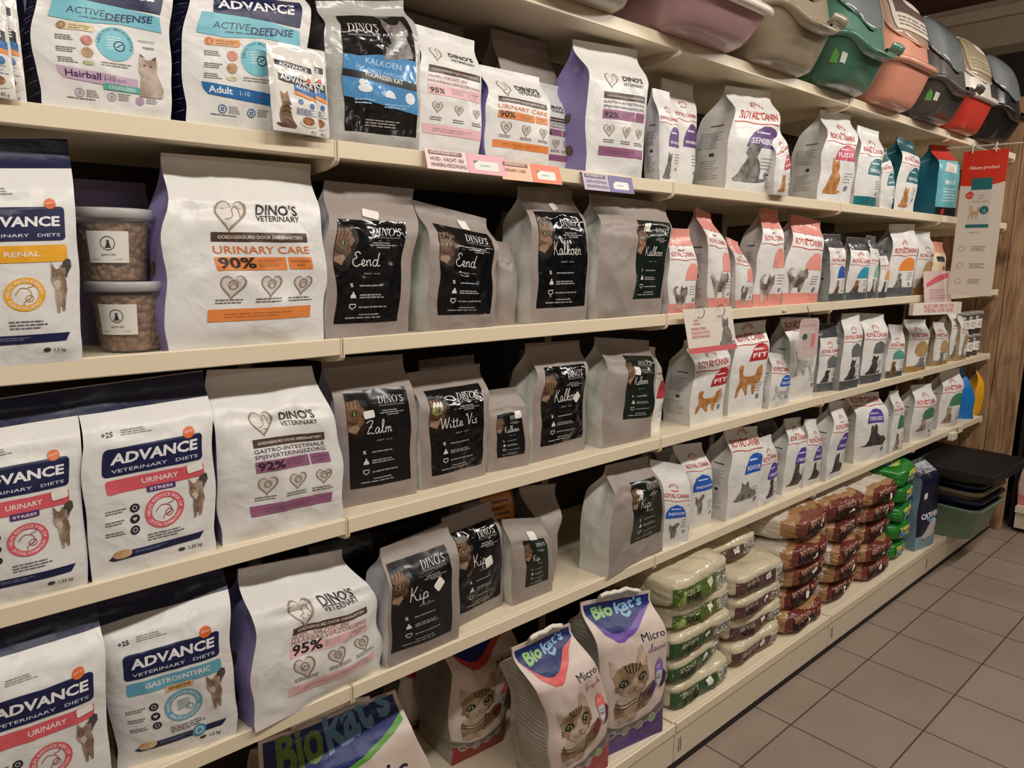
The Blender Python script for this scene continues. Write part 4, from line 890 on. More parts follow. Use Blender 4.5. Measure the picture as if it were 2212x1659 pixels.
# ================================================================ third shelf
advance_vet(gg('renal'), 'white cat food bag with yellow band cut off at the left edge, third shelf', 'renal').done()
def tub(x, y, z, label, lx, seed, h=.105, r=.058):
    t = thing('kibble_tub', label, 'tub', (x, y, z), 0, 'clear tubs of kibble')
    pl = mat('clear_plastic', (226, 222, 214), .12, alpha=.10, spec=.6); ld = mat('frosted_lid', (214, 212, 208), .3, alpha=.62)
    R = lambda zz: r * (.80 + .17 * zz / h); n = 48
    mb = MB(); mb.grid([[(R(zz) * math.cos(2 * PI * k / n), R(zz) * math.sin(2 * PI * k / n), zz) for k in range(n)] for zz in (0.0, .001, h * .5, h)], pl, close=True)
    mb.add([(R(0) * math.cos(2 * PI * k / n), R(0) * math.sin(2 * PI * k / n), 0) for k in range(n)], [tuple(range(n))[::-1]], pl); mb.build('tub_wall', t)
    mb = MB(); prof = [(R(h) + .002, h - .013), (R(h) + .005, h - .012), (R(h) + .005, h + .001), (R(h) + .003, h + .003), (R(h) - .003, h + .003), (R(h) - .006, h - .001), (0.001, h - .001)]
    mb.grid([[(a * math.cos(2 * PI * k / n), a * math.sin(2 * PI * k / n), b_) for k in range(n)] for a, b_ in prof], ld, close=True); mb.build('lid', t)
    km = mat('kibble', (112, 84, 60), .6, rgb2=(140, 106, 76), nscale=60); mb = MB(); rows = []; nn = 150; nz = 60
    for j in range(nz + 1):
        zz = .002 + j / nz * (h - .022); rr = []
        for k in range(nn):
            a = 2 * PI * k / nn; p = Vector((math.cos(a) * r, math.sin(a) * r, zz)) * 95; p.z += seed
            d = noise.voronoi(p)[0][0]; e = R(zz) - .0012 - min(.0055, .0080 * d * d)
            rr.append((e * math.cos(a), e * math.sin(a), zz))
        rows.append(rr)
    mb.grid(rows, km, close=True); mb.add(rows[-1], [tuple(range(nn))], km); o = mb.build('kibble_filling', t); o['kind'] = 'stuff'
    # paper label wrapped on the tub
    mb = MB(); c0 = -PI / 2 - .62 + lx; w_ = .062; hh = .048; ang = w_ / (r * .95)
    Q = lambda u, v, off: ((R(.028 + v * hh) + .0007 + off) * math.cos(c0 + (u - .5) * ang), (R(.028 + v * hh) + .0007 + off) * math.sin(c0 + (u - .5) * ang), .028 + v * hh)
    mb.grid([[Q(i / 12, j / 4, 0) for i in range(13)] for j in range(5)], mat('paper_label', (232, 228, 218), .6)); A = Art(mb, Q, w_, hh)
    A.ring(.5, .62, .17, .155, (50, 50, 50), 0); A.shape(CAT_SIT, .42, .48, .58, .74, (60, 60, 60), 1); A.text('gastro kat', .5, .24, .055, (50, 50, 50), 0, fit=.34, align='c'); A.text('250 gram', .08, .1, .03, (70, 70, 70), 0, fit=.2); A.text('\u20ac 3,95', .66, .1, .03, (70, 70, 70), 0, fit=.16)
    mb.build('paper_label', t); return t
tub(-.336, .085, 1.351, 'clear kibble tub, lower one of the pair by the orange-panel bag', .0, 3.0, .108)
tub(-.352, .088, 1.4625, 'clear kibble tub, upper one of the pair by the orange-panel bag', .25, 9.0, .108)
dinos_vet(gg('urin'), 'large white cat food bag reading URINARY CARE with an orange 90% panel', 'urinary', cr=1.5).done()
FLAT = {'lm': black_label_flat()}
dinos_taupe(gg('eend1'), 'taupe bag with crinkled glossy black label right of the large orange-panel bag', 'Eend', lab=dict(u0=.10, u1=.84, v0=.10, v1=.76), st=[(.46, .80, .17, .015, -.2)], cr=1.3).done()
dinos_taupe(gg('eend2'), 'second taupe bag with glossy black label, leaning top, third shelf', 'Eend', lab=dict(u0=.12, u1=.90, v0=.14, v1=.84), st=[(.60, .88, .13, .020, 0)], cr=1.3).done()
dinos_taupe(gg('backS2'), 'small taupe bag with green label peeking out behind the second glossy-label bag', None).done()
dinos_taupe(gg('kalk2'), 'taupe bag with black Kalkoen label, upright, third shelf', 'Kalkoen', lab=dict(u0=.10, u1=.94, v0=.12, v1=.82), st=[(.52, .86, .12, .018, .3)], seed=12).done()
dinos_taupe(gg('kalkR2'), 'bulging taupe bag with green-black label turned aside, by the joint on the third shelf', 'Kalkoen', lab=dict(u0=.50, u1=.97, v0=.16, v1=.82, lm=green_label()), st=[(.62, .76, .07, .022, .1)], cr=1.8, seed=31).done()
PK = film('pink_film', (232, 196, 188), .26, .7, 18, .006); PKS = film('pink_side', (214, 150, 140), .3, .7); PKT = film('pink_top', (224, 150, 138), .26, .8, 18)
def KIT(k, label, **kw): royal(gg(k), label, '', (228, 150, 138), bottom=PKT, topc=PKT, side=film('grey_pink_side', (196, 186, 182), .35), cat=KITTEN, catm=fur('fur_kitten', (92, 76, 68), (226, 218, 208), 16), secbox=(.48, .40, .95, .60), **kw).done()
KIT('kitM1', 'pink-topped kitten food bag, tall one behind the first small pink bag', catbox=(.05, .14, .8, .40), textfit=.8)
KIT('kitS1', 'small pink kitten food bag next to the bulging taupe bag')
KIT('kitS2', 'small pink kitten food bag in the middle of the pink group', textfit=.85)
KIT('kitM2', 'pink kitten food bag with twisted red top left of the widest pink bag', cr=1.8)
KIT('kitW', 'widest pink kitten food bag with a white kitten, right end of the pink group', catbox=(.05, .14, .62, .42))
CL = film('clear_grey_film', (150, 150, 150), .2, .8, 20, .006); CLT = film('clear_dark_top', (74, 74, 76), .2, .9, 20, .008); CLB = film('dark_band', (84, 88, 92), .3, .6)
def HOME(k, label, sec, catm, top=CLT, bottom=CLB, **kw): royal(gg(k), label, '', sec, bottom=bottom, topc=top, side=CL, cat=CAT_SIT, catm=catm, logo=.60, secbox=(.3, .36, .9, .54), catbox=(.15, .13, .55, .34), textfit=.85, **kw).done()
HOME('homeS1', 'small grey bag with a blue patch and brown cat, third shelf', (40, 86, 170), FUR_BROWN())
HOME('homeS2', 'small grey bag with a turquoise patch and brown cat, third shelf', (44, 150, 180), FUR_BROWN())
HOME('homeS3', 'narrow grey bag with a pale green patch, third shelf', (120, 190, 150), FUR_BROWN())
HOME('homeM1', 'taller clear-grey bag with an orange patch and dark band, third shelf', (226, 132, 52), FUR_GREY(), top=None)
HOME('greyS2', 'narrow grey bag with a faded orange patch before the taller orange-patch bag', (222, 150, 90), FUR_DARK())
GOLD = film('gold_band', (176, 138, 82), .3, .6); GOLDP = (176, 146, 100)
HOME('goldM2', 'white and gold bag right of the orange-patch bag, third shelf', GOLDP, FUR_TABBY(), top=None, bottom=GOLD)
b = plain(gg('creamM'), 'cream and salmon bag with a black and red emblem, third shelf', film('cream_film', (226, 208, 178), .35), film('salmon_side', (214, 150, 126)))
b.band(.8, .997, film('salmon_top', (218, 150, 124))); b.art.rect(.3, .62, .8, .72, (60, 56, 52), 0); b.art.heart(.7, .5, .09, (214, 60, 46), 0); b.art.lines(.2, .3, .8, .45, 3, (120, 100, 90), 0, 3); b.done()
for i, (x, w_, lb, mm) in enumerate(((1.12, .14, 'pink kitten food bag in the rear, behind the first pink pair', PKS), (2.10, .15, 'dark food bag in the rear of the third shelf, behind the blue-patch bag', CLT), (2.45, .15, 'dark food bag in the rear of the third shelf, behind the narrow grey bags', CLT), (3.3, .15, 'dark brown food bag in the rear, behind the hanging poster', film('dark_brown_film', (72, 52, 44))), (.92, .17, 'taupe food bag in the rear, behind the bulging green-label bag', taupe()), (.19, .16, 'taupe food bag in the rear, between the two glossy-label bags', taupe()), (.60, .17, 'dark taupe food bag in the rear, behind the upright Kalkoen bag', taupe()))):
    plain(gs(x, .20, 1.349, 0, w_, .27, .08), lb, mm).done()
plain(gs(-.42, .20, 1.349, 0, .17, .28, .08), 'lilac-grey food bag in the shade behind the kibble tubs', lilac()).done()

# ================================================================ fourth shelf
advance_vet(gg('stress1'), 'white cat food bag with red URINARY band cut off at the left edge, fourth shelf', 'urinary').done()
advance_vet(gg('stress2'), 'white cat food bag with red URINARY band, whole one on the fourth shelf', 'urinary').done()
dinos_vet(gg('gastV'), 'white cat food bag with mauve 92% panel, fourth shelf', 'gastro', cr=1.4).done()
dinos_taupe(gg('zalm'), 'taupe bag with black Zalm label', 'Zalm', lab=dict(u0=.12, u1=.90, v0=.13, v1=.79, lm=black_label_flat()), st=[(.38, .63, .13, .016, .1)], cr=.8).done()
dinos_taupe(gg('witte'), 'taupe bag with black Witte Vis label', 'Witte Vis', lab=dict(u0=.12, u1=.90, v0=.12, v1=.84, tint=(130, 130, 70)), st=[(.22, .71, .13, .018, 0)]).done()
dinos_taupe(gg('kalkS'), 'small taupe bag with a small black Kalkoen label', 'Kalkoen', lab=dict(u0=.20, u1=.84, v0=.18, v1=.72, lm=black_label_flat()), st=[(.74, .68, .18, .016, 0)]).done()
dinos_taupe(gg('kalk3'), 'taupe bag with black Kalkoen label, white sticker at its middle, fourth shelf', 'Kalkoen', lab=dict(u0=.14, u1=.92, v0=.13, v1=.80), st=[(.76, .52, .12, .022, .8)]).done()
dinos_taupe(gg('kalkR3'), 'taupe bag with twisted top and green-black label, by the joint on the fourth shelf', 'Kalkoen', lab=dict(u0=.42, u1=.96, v0=.24, v1=.84, lm=green_label()), st=[(.62, .70, .13, .02, -.1)], cr=2.0, seed=77).done()
royal(gg('backRC3'), 'white and red bag edge showing behind the twisted taupe bag', '', (190, 60, 70), textfit=.8).done()
RED = (176, 44, 44); BLUE = (36, 92, 184); VIO = (86, 66, 152); GRN = (74, 128, 92); GRY = mat('printed_grey', (104, 106, 104), .35)
RC('fit1', 'white bag with red FIT disc and walking ginger cat, partly under the hanging card', 'FIT', RED, cat=CAT_WALK, catm=FUR_GINGER(), catbox=(.1, .14, .8, .42), secbox=(.42, .44, .96, .64), cr=1.2)
RC('fit2', 'white bag with red FIT disc and ginger cat, right of its twin', 'FIT', RED, cat=CAT_WALK, catm=FUR_GINGER(), catbox=(.1, .2, .85, .56), secbox=(.42, .58, .96, .76), logo=.80)
RC('inM3', 'taller white bag with blue disc, behind the small blue-disc bag, fourth shelf', 'INDOOR', BLUE, cat=CAT_WALK, catm=fur('fur_pale_grey', (170, 168, 164), (196, 194, 190)), catbox=(.1, .3, .8, .62), secbox=(.35, .62, .95, .82), logo=.88)
RC('inS3', 'small white bag with blue disc at the right of the second red-disc bag', 'INDOOR', BLUE, cat=CAT_WALK, catm=fur('fur_pale_grey', (170, 168, 164), (196, 194, 190)), catbox=(.1, .16, .85, .42))
ARCH = [(0, 0), (1, 0), (1, .5), (.85, .8), (.5, 1), (.15, .8), (0, .5)]
def GR(k, label, **kw): royal(gg(k), label, '', GRY, bottom=CLB, side=film('clear_grey_film', (150, 150, 150), .2), cat=CAT_SIT, catm=FUR_DARK(), secshape=ARCH, textfit=.88, **kw).done()
GR('grS1', 'small white bag with grey arch and dark top, first of the grey group', topc=CLT, secbox=(.3, .36, .9, .54), logo=.58, catbox=(.1, .14, .6, .34))
GR('grM2', 'taller white bag with grey arch, right one of the tall grey pair', secbox=(.35, .44, .95, .62), catbox=(.1, .14, .8, .42))
GR('grM1', 'taller white bag with grey arch and pinched top, left one of the tall grey pair', secbox=(.35, .44, .95, .62), catbox=(.1, .14, .8, .42), cr=1.3)
royal(gg('grS2'), 'small white bag with a teal patch between the grey and gold groups', '', (90, 150, 140), bottom=CLB, cat=CAT_SIT, catm=FUR_BROWN(), logo=.60, secbox=(.3, .36, .9, .54), secshape=ARCH, textfit=.88).done()
def GO(k, label, **kw): royal(gg(k), label, '', GOLDP, bottom=GOLD, side=film('gold_side', (176, 160, 134), .35), cat=CAT_SIT, catm=FUR_GREY(), secshape=LEAF, secbox=(.3, .3, .9, .6), textfit=.8, **kw).done()
GO('goM1', 'white and gold bag under the white shelf tag, tallest of the gold group', catbox=(.3, .1, .9, .3))
GO('goS1', 'small white and gold bag in the middle of the gold group')
GO('goM2', 'gold bag with pale window behind the small gold bag, fourth shelf')
GO('goS2', 'narrow white and gold bag next to the dark tubs')
for r_ in range(2):
    for c_ in range(3):
        x = 3.66 + c_ * .105; z = .999 + r_ * .121; nm = ('lower', 'upper')[r_]; cn = ('left', 'middle', 'right')[c_]
        t = thing('small_tub', 'small dark tub with a white paper label, %s row, %s column, fourth shelf' % (nm, cn), 'tub', (x, .07, z), -.5, 'dark tubs with paper labels at the wood panel')
        mb = MB(); n = 20; dk = mat('dark_tub_plastic', (78, 70, 66), .25)
        mb.grid([[(R_ * math.cos(2 * PI * k / n), R_ * math.sin(2 * PI * k / n), zz) for k in range(n)] for R_, zz in ((.001, 0), (.040, 0), (.046, .100), (.001, .100))], dk, close=True); mb.build('tub_wall', t)
        mb = MB(); mb.grid([[(R_ * math.cos(2 * PI * k / n), R_ * math.sin(2 * PI * k / n), zz) for k in range(n)] for R_, zz in ((.047, .1), (.050, .103), (.050, .116), (.047, .118), (.001, .118))], mat('frosted_tub_lid', (150, 144, 138), .3), close=True); mb.build('lid', t)
        mb = MB(); Q = lambda u, v, off: ((.0462 + off) * math.cos(-PI / 2 + (u - .5) * 1.3), (.0462 + off) * math.sin(-PI / 2 + (u - .5) * 1.3), .028 + v * .05)
        mb.grid([[Q(i / 8, j / 2, 0) for i in range(9)] for j in range(3)], mat('paper_label', (232, 228, 218), .6)); A = Art(mb, Q, .06, .05); A.ring(.6, .5, .2, .16, (90, 88, 84), 0); mb.build('paper_label', t)
for x, w_, lb, mm in ((-.27, .18, 'dark navy food bag in the rear, left of the mauve-panel bag', navyfilm()), (.33, .17, 'plain taupe food bag in the rear, behind the Witte Vis bag', taupe()), (.66, .17, 'plain taupe food bag in the rear, behind the stickered Kalkoen bag', taupe()), (1.75, .15, 'pale food bag in the rear, behind the blue-disc bags of the fourth shelf', film('clear_grey_film', (150, 150, 150), .2)), (2.02, .15, 'dark food bag in the rear, behind the first grey-arch bag', CLT), (2.55, .15, 'brown food bag in the rear, right of the tall grey pair', film('dark_brown_film', (72, 52, 44)))):
    plain(gs(x, .19, .997, 0, w_, .26, .08), lb, mm).done()

# ================================================================ fifth shelf
advance_vet(gg('urin4'), 'white cat food bag with red URINARY band at the lower left corner', 'urinary2').done()
advance_vet(gg('gastro'), 'white cat food bag with turquoise GASTROENTERIC band', 'gastro').done()
dinos_vet(gg('hair95'), 'big white cat food bag with pink 95% panel overhanging the fifth shelf', 'hair', cr=2.0, seed=21).done()
dinos_taupe(gg('kip1'), 'taupe bag with large black Kip label, nearest to the shelf edge', 'Kip', lab=dict(u0=.04, u1=.86, v0=.13, v1=.86, lm=black_label_flat(), skew=-.02), st=[(.66, .60, .13, .022, .7)], cr=.8).done()
dinos_taupe(gg('kip2'), 'taupe bag with black Kip label behind the nearest Kip bag', 'Kip', lab=dict(u0=.06, u1=.92, v0=.13, v1=.86), st=[(.60, .53, .16, .024, .2)], seed=41).done()
dinos_taupe(gg('kipS'), 'small taupe bag with small green-black Kip label', 'Kip', lab=dict(u0=.28, u1=.84, v0=.20, v1=.76, lm=green_label()), st=[(.56, .80, .2, .02, 0)], cr=.7).done()
b = plain(gg('white4'), 'grey bag with white side standing behind the small Kip bag', taupe(), silver()); b.done()
b = plain(gs(.44, .19, .641, -8, .16, .30, .08), 'dark bag with an orange label in the rear of the fifth shelf', film('dark_taupe_film', (86, 72, 64)), silver())
a = b.label(.35, .95, .50, .84, mat('orange_label', (196, 122, 44), .3)); a.lines(.1, .2, .9, .8, 4, (110, 60, 30), 1, 4); b.done()
dinos_taupe(gg('kipR'), 'bulging taupe bag with green-black Kip label, white left side, overhanging the fifth shelf', 'Kip', lab=dict(u0=.36, u1=.92, v0=.24, v1=.82, lm=green_label()), st=[(.48, .70, .1, .026, -.1)], cr=1.8, seed=51).done()
DOME = [(0, 0), (1, 0), (.96, .4), (.8, .8), (.5, 1), (.2, .8), (.04, .4)]
RC('ind7', 'small white bag reading INDOOR 7+ on a blue dome', 'INDOOR', BLUE, secshape=DOME, secbox=(.14, .36, .82, .52), cat=CAT_UP, catm=FUR_GREY(), catbox=(.25, .1, .6, .3), logo=.60, plus='7+', cr=.7)
RC('ind4', 'white bag reading INDOOR on a blue dome, behind the 7+ bag', 'INDOOR', BLUE, secshape=DOME, secbox=(.08, .46, .96, .66), cat=CAT_UP, catm=FUR_GREY(), catbox=(.15, .18, .5, .42), logo=.74, cr=.7)
RC('ind4b', 'large white bag with blue disc and a lying dark cat, fifth shelf', 'INDOOR', BLUE, cat=CAT_LIE, catm=FUR_GREY(), catbox=(.1, .2, .8, .42), secbox=(.42, .50, .98, .72), logo=.80, cr=1.2)
RC('stM1', 'white bag with purple disc and long dark cat, behind the first small purple-disc bag', 'STERILISED', VIO, cat=CAT_BACK, catm=FUR_DARK(), catbox=(.1, .1, .8, .42), logo=.72)
RC('stS1', 'small white bag with purple disc right of the large blue-disc bag', 'STERILISED', VIO, cat=CAT_SIT, catm=FUR_DARK(), catbox=(.3, .12, .75, .42), textfit=.85)
RC('stS2', 'second small white bag with purple disc, fifth shelf', 'STERILISED', VIO, cat=CAT_BACK, catm=FUR_DARK(), catbox=(.15, .12, .8, .38), textfit=.85)
RC('stM2', 'white bag with purple disc left of the widest purple-disc bag', 'STERILISED', VIO, cat=CAT_BACK, catm=FUR_DARK(), catbox=(.1, .1, .8, .36))
RC('stL', 'widest white bag with a purple disc and dark reclining cat', 'STERILISED', VIO, cat=CAT_BACK, catm=FUR_DARK(), catbox=(.1, .24, .9, .56), secbox=(.3, .58, .8, .78), logo=.86, cr=1.2)
RC('dgS1', 'narrow white bag with green disc, first of the green group', '', GRN, cat=CAT_SIT, catm=FUR_TABBY(), textfit=.85)
RC('dgM1', 'white bag with green disc and brown cat, middle of the green group', '', GRN, secshape=LEAF, cat=CAT_SIT, catm=FUR_TABBY(), catbox=(.15, .2, .7, .46), cr=1.2)
RC('dgM2', 'white bag with green disc beside the blue bag', '', GRN, cat=CAT_SIT, catm=FUR_TABBY(), catbox=(.1, .1, .6, .4))
b = plain(gg('blue4'), 'bright blue wedge-shaped bag with a white hexagon', film('blue_film', (26, 116, 190), .32), film('blue_film', (26, 116, 190), .32)); b.gl.circ(.5, .14, .2, (220, 226, 230), 0, 6); b.gl.circ(.5, .14, .12, (120, 130, 170), 1, 10); b.gl.lines(.15, .3, .85, .36, 1, (190, 214, 234), 0, 2, .8); b.done()
b = plain(gg('yellow4'), 'bright yellow bag next to the wood panel', film('yellow_film', (228, 166, 30), .32), film('yellow_film', (228, 166, 30), .32)); b.gl.poly([(.5, .05), (.95, .1), (.9, .4), (.6, .3)], (200, 110, 40), 0); b.done()
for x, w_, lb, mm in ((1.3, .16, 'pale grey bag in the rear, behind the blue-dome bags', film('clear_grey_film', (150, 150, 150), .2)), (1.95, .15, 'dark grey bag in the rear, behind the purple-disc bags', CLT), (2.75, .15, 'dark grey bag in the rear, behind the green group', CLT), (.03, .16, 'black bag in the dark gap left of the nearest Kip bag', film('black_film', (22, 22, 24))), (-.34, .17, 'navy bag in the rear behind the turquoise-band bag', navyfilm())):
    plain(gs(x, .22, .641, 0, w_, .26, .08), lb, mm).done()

# ================================================================ litter sacks on the base shelf
def big_cat(A, x0, y0, s_, L=1):
    """tabby cat lying with its head up; s_ = width of the picture as a share of the panel"""
    k = A.k; X = lambda a: x0 + a * s_; Y = lambda b: y0 + b * s_ * k
    P_ = lambda pts, c, l, m=None: A.poly([(X(a), Y(b)) for a, b in pts], c, l, m)
    tab = fur('fur_big_tabby', (118, 92, 68), (168, 142, 112), 30); pale = fur('fur_big_pale', (176, 156, 134), (204, 188, 168), 30)
    P_([(.08, .0), (.3, -.02), (.6, .04), (.9, .12), (1.12, .3), (1.2, .5), (1.1, .66), (.9, .62), (.8, .5), (.6, .5), (.3, .55), (.12, .5), (.05, .3)], None, L, tab)
    for q in range(6): A.stroke([(X(.62 + q * .08), Y(.12 + q * .03)), (X(.70 + q * .08), Y(.3 + q * .02)), (X(.74 + q * .07), Y(.52))], .018 * s_ * 2, (70, 52, 40), L + 1)
    P_([(.12, .5), (.2, .28), (.42, .22), (.62, .3), (.68, .5), (.5, .62), (.25, .62)], None, L + 2, pale)
    for yy in (.34, .42): A.stroke([(X(.08), Y(yy)), (X(.35), Y(yy - .09)), (X(.64), Y(yy))], .028 * s_, (86, 64, 48), L + 3)
    P_([(.06, 1.02), (.04, .96), (.0, 1.36), (.10, 1.30), (.24, 1.12)], None, L + 2, pale); P_([(.56, 1.14), (.72, 1.52), (.80, 1.56), (.88, 1.3), (.90, 1.04)], None, L + 2, pale)
    P_([(.64, 1.16), (.74, 1.42), (.80, 1.3), (.82, 1.1)], (206, 176, 156), L + 3)
    P_([(.10, .86), (.06, 1.0), (.14, 1.14), (.3, 1.22), (.5, 1.24), (.7, 1.18), (.88, 1.08), (.92, .92), (.88, .76), (.78, .62), (.6, .52), (.42, .50), (.24, .58), (.13, .72)], None, L + 4, tab)
    P_([(.26, .60), (.3, .74), (.44, .80), (.5, .96), (.56, .96), (.6, .80), (.76, .72), (.74, .60), (.6, .50), (.42, .48)], None, L + 5, pale)
    for a in (-.14, -.07, 0, .07, .14): A.stroke([(X(.50 + a * .7), Y(1.02 + abs(a) * .3)), (X(.50 + a * 1.1), Y(1.12)), (X(.50 + a * 1.3), Y(1.22))], .022 * s_ * 1.2, (44, 32, 26), L + 6)
    for sx, ey in ((-1, .84), (1, .92)):
        cx = .5 + sx * .22
        P_([(cx - .12, ey - .04), (cx, ey - .09), (cx + .12, ey + .0), (cx + .09, ey + .08), (cx - .02, ey + .10), (cx - .10, ey + .04)], (40, 30, 24), L + 6)
        P_([(cx + a * .85, ey + .003 + b * .85) for a, b in [(.078 * math.cos(t * PI / 6), .056 * math.sin(t * PI / 6)) for t in range(12)]], (150, 166, 130), L + 7)
        P_([(cx + .032 * math.cos(t * PI / 5), ey + .045 * math.sin(t * PI / 5)) for t in range(10)], (14, 14, 14), L + 8); P_([(cx - .03, ey + .03), (cx - .01, ey + .03), (cx - .01, ey + .05), (cx - .03, ey + .05)], (230, 230, 226), L + 9)
        for q in range(3): A.stroke([(X(cx + sx * .12), Y(ey - .06 - q * .04)), (X(cx + sx * .2), Y(ey - .05 - q * .05))], .014 * s_, (60, 44, 34), L + 6)
    P_([(.46, .72), (.60, .73), (.54, .65)], (176, 110, 96), L + 7); A.stroke([(X(.42), Y(.58)), (X(.5), Y(.60)), (X(.535), Y(.66)), (X(.56), Y(.60)), (X(.66), Y(.60))], .012 * s_, (70, 48, 40), L + 7)
    for q in range(4): A.circ(X(.34 + q * .03), Y(.62 + (q % 2) * .03), .008 * s_, (70, 52, 42), L + 7, 6); A.circ(X(.66 + q * .03), Y(.63 + (q % 2) * .03), .008 * s_, (70, 52, 42), L + 7, 6)
    for sx in (.22, .5): P_([(sx + .17 * math.cos(t * PI / 7), .02 + .09 * math.sin(t * PI / 7)) for t in range(14)], None, L + 5, pale); [A.stroke([(X(sx - .05 + q * .06), Y(-.05)), (X(sx - .05 + q * .06), Y(.02))], .010 * s_, (120, 98, 80), L + 6) for q in range(2)]

def litter(g, label, word, col, script=True, big=False, cat=True, **kw):
    ivory = film('ivory_film', (216, 200, 190), .4, .5, 12, .006); pl = mat('pleated_grey_side', (176, 170, 162), .28, bump=.9, bscale=10, bdist=.008, stretch=(1, 1, 9))
    b = Bag(g, label, ivory, pl, ts=.78, bulge=.018, name='litter_bag', cat='litter bag', nu=30, nv=46, waist=.006, side_bulge=.012, cr=1.5, **kw); A = b.art
    NB = (22, 40, 108); k = A.k
    for q in range(26): b.gl.rect(.12 + .03 * (q % 3), .12 + q * .027, .96, .125 + q * .027, (140, 134, 126), 0)
    if big:
        A.poly([(.03, .97), (.03, .80), (.12, .72), (.3, .70), (.55, .745), (.8, .82), (.97, .88), (.97, .985)], NB, 0); A.poly([(.03, .81), (.10, .70), (.3, .672), (.55, .715), (.8, .795), (.97, .86), (.97, .885), (.8, .825), (.55, .75), (.3, .705), (.12, .725), (.03, .83)], col, 1)
        A.text('Bio', .10, .80, .15, (110, 140, 66), 2, fit=.32, bold=.035, rot=.12); A.text("kat's", .43, .835, .16, (104, 150, 186), 2, fit=.50, bold=.03, rot=.14)
        A.text('Classic', .28, .50, .15, (34, 38, 62), 1, fit=.60, bold=.0, rot=.03)
    else:
        A.poly([(.03, .975), (.04, .91), (.12, .855), (.25, .815), (.34, .81), (.5, .83), (.75, .885), (.97, .92), (.97, .985)], NB, 0)
        A.poly([(.06, .90), (.15, .82), (.28, .77), (.36, .765), (.48, .79), (.75, .865), (.96, .915), (.75, .89), (.5, .835), (.34, .812), (.25, .82), (.13, .86)], col, 1)
        A.text('Bio', .12, .885, .115, (150, 196, 120), 2, fit=.29, bold=.04, rot=.05); A.text("kat's",   .43, .90, .115, (140, 184, 214), 2, fit=.42, bold=.03, rot=.06); A.stroke([(.50, .90), (.56, .885), (.64, .90)], .028, (140, 184, 214), 2)
        A.text('Micro', .60, .735, .10, (34, 38, 62), 1, fit=.36, bold=.0, rot=.02); A.script(word, .66, .655, .10, tuple(int(c * .8) for c in col), 1, fit=.30, wd=.07, rot=.03)
        if cat: big_cat(A, .10, .235, .60)
        # three-petal badge
        for pts, c in (([(.84, .60), (.90, .56), (.92, .50), (.84, .47), (.77, .50), (.79, .56)], tuple(min(255, int(c * 1.05) + 20) for c in col)), ([(.76, .44), (.80, .40), (.78, .36), (.70, .34), (.66, .36), (.70, .41)], tuple(int(c * .55) for c in col)), ([(.92, .50), (.97, .46), (.96, .40), (.90, .37), (.86, .38), (.88, .44)], tuple(int(c * .45) for c in col))): A.poly(pts, c, 10)
        A.poly([(.78, .49), (.84, .505), (.90, .49), (.89, .43), (.85, .375), (.80, .42)], (206, 206, 212), 12); A.text('Extra', .84, .465, .022, (60, 60, 70), 13, fit=.07, align='c'); A.text('fein', .84, .44, .034, (50, 50, 60), 13, fit=.07, bold=.02, align='c'); A.lines(.8, .52, .88, .55, 2, (230, 226, 236), 11, 4)
        A.poly([(0, .17), (.25, .135), (.55, .14), (.8, .165), (1, .22), (1, .34), (.93, .27), (.75, .21), (.5, .18), (.25, .18), (0, .22)], (112, 106, 100), 3)
        A.poly([(0, 0), (1, 0), (1, .225), (.8, .168), (.55, .142), (.25, .138), (0, .172)], tuple(int(c * .72) for c in col), 4)
        A.stroke([(0, .172), (.25, .138), (.55, .142), (.8, .168), (1, .225)], .010, (214, 206, 200), 5)
        for q, (xx, yy) in enumerate(((.14, .145), (.36, .135), (.58, .14), (.78, .165))):
            A.circ(xx, yy, .062, (206, 202, 196), 6); A.circ(xx, yy, .054, (150, 146, 140) if q < 3 else (140, 170, 110), 7)
        A.text('83', .14, .135, .036, (30, 30, 30), 8, fit=.06, bold=.02, align='c')
    # torn white carry strip
    mb = MB(); rows = []
    for j in range(4):
        rows.append([tuple(Vector(b.P(.22 + .56 * i / 12, .985, .002)) + Vector((0, -.003 + .003 * math.sin(i * .9) - (0, .003, .010, .016)[j], .010 * math.sin(PI * i / 12) + (.000, .018, .026, .018)[j] + .004 * noise.noise(Vector((i * .7, j, g[0] * 9)))))) for i in range(13)])
    mb.grid(rows, mat('white_carry_strip', (232, 226, 212), .5)); b.done(); mb.build('carry_strip', b.root, solid=.0012); return b
litter(gg('bioG'), 'ivory litter bag with a green-edged navy top below the big overhanging bag', 'classic', (96, 160, 66), big=True)
litter(gg('bioF'), 'ivory litter bag with grey pleated side and a red script word below Micro', 'fresh', (222, 96, 92), seed=5)
litter(gg('bioC'), 'ivory litter bag with purple bottom and a tabby cat, standing by the green sack stack', 'classic', (120, 84, 176), seed=9)
litter(gg('bioD1'), 'shaded ivory litter bag with red bottom band behind the front pair', 'fresh', (206, 66, 62), seed=13)
litter(gg('bioD2'), 'dark shaded litter bag with red bottom at the back, leftmost of the rear pair', 'fresh', (206, 66, 62), seed=17, cat=False)

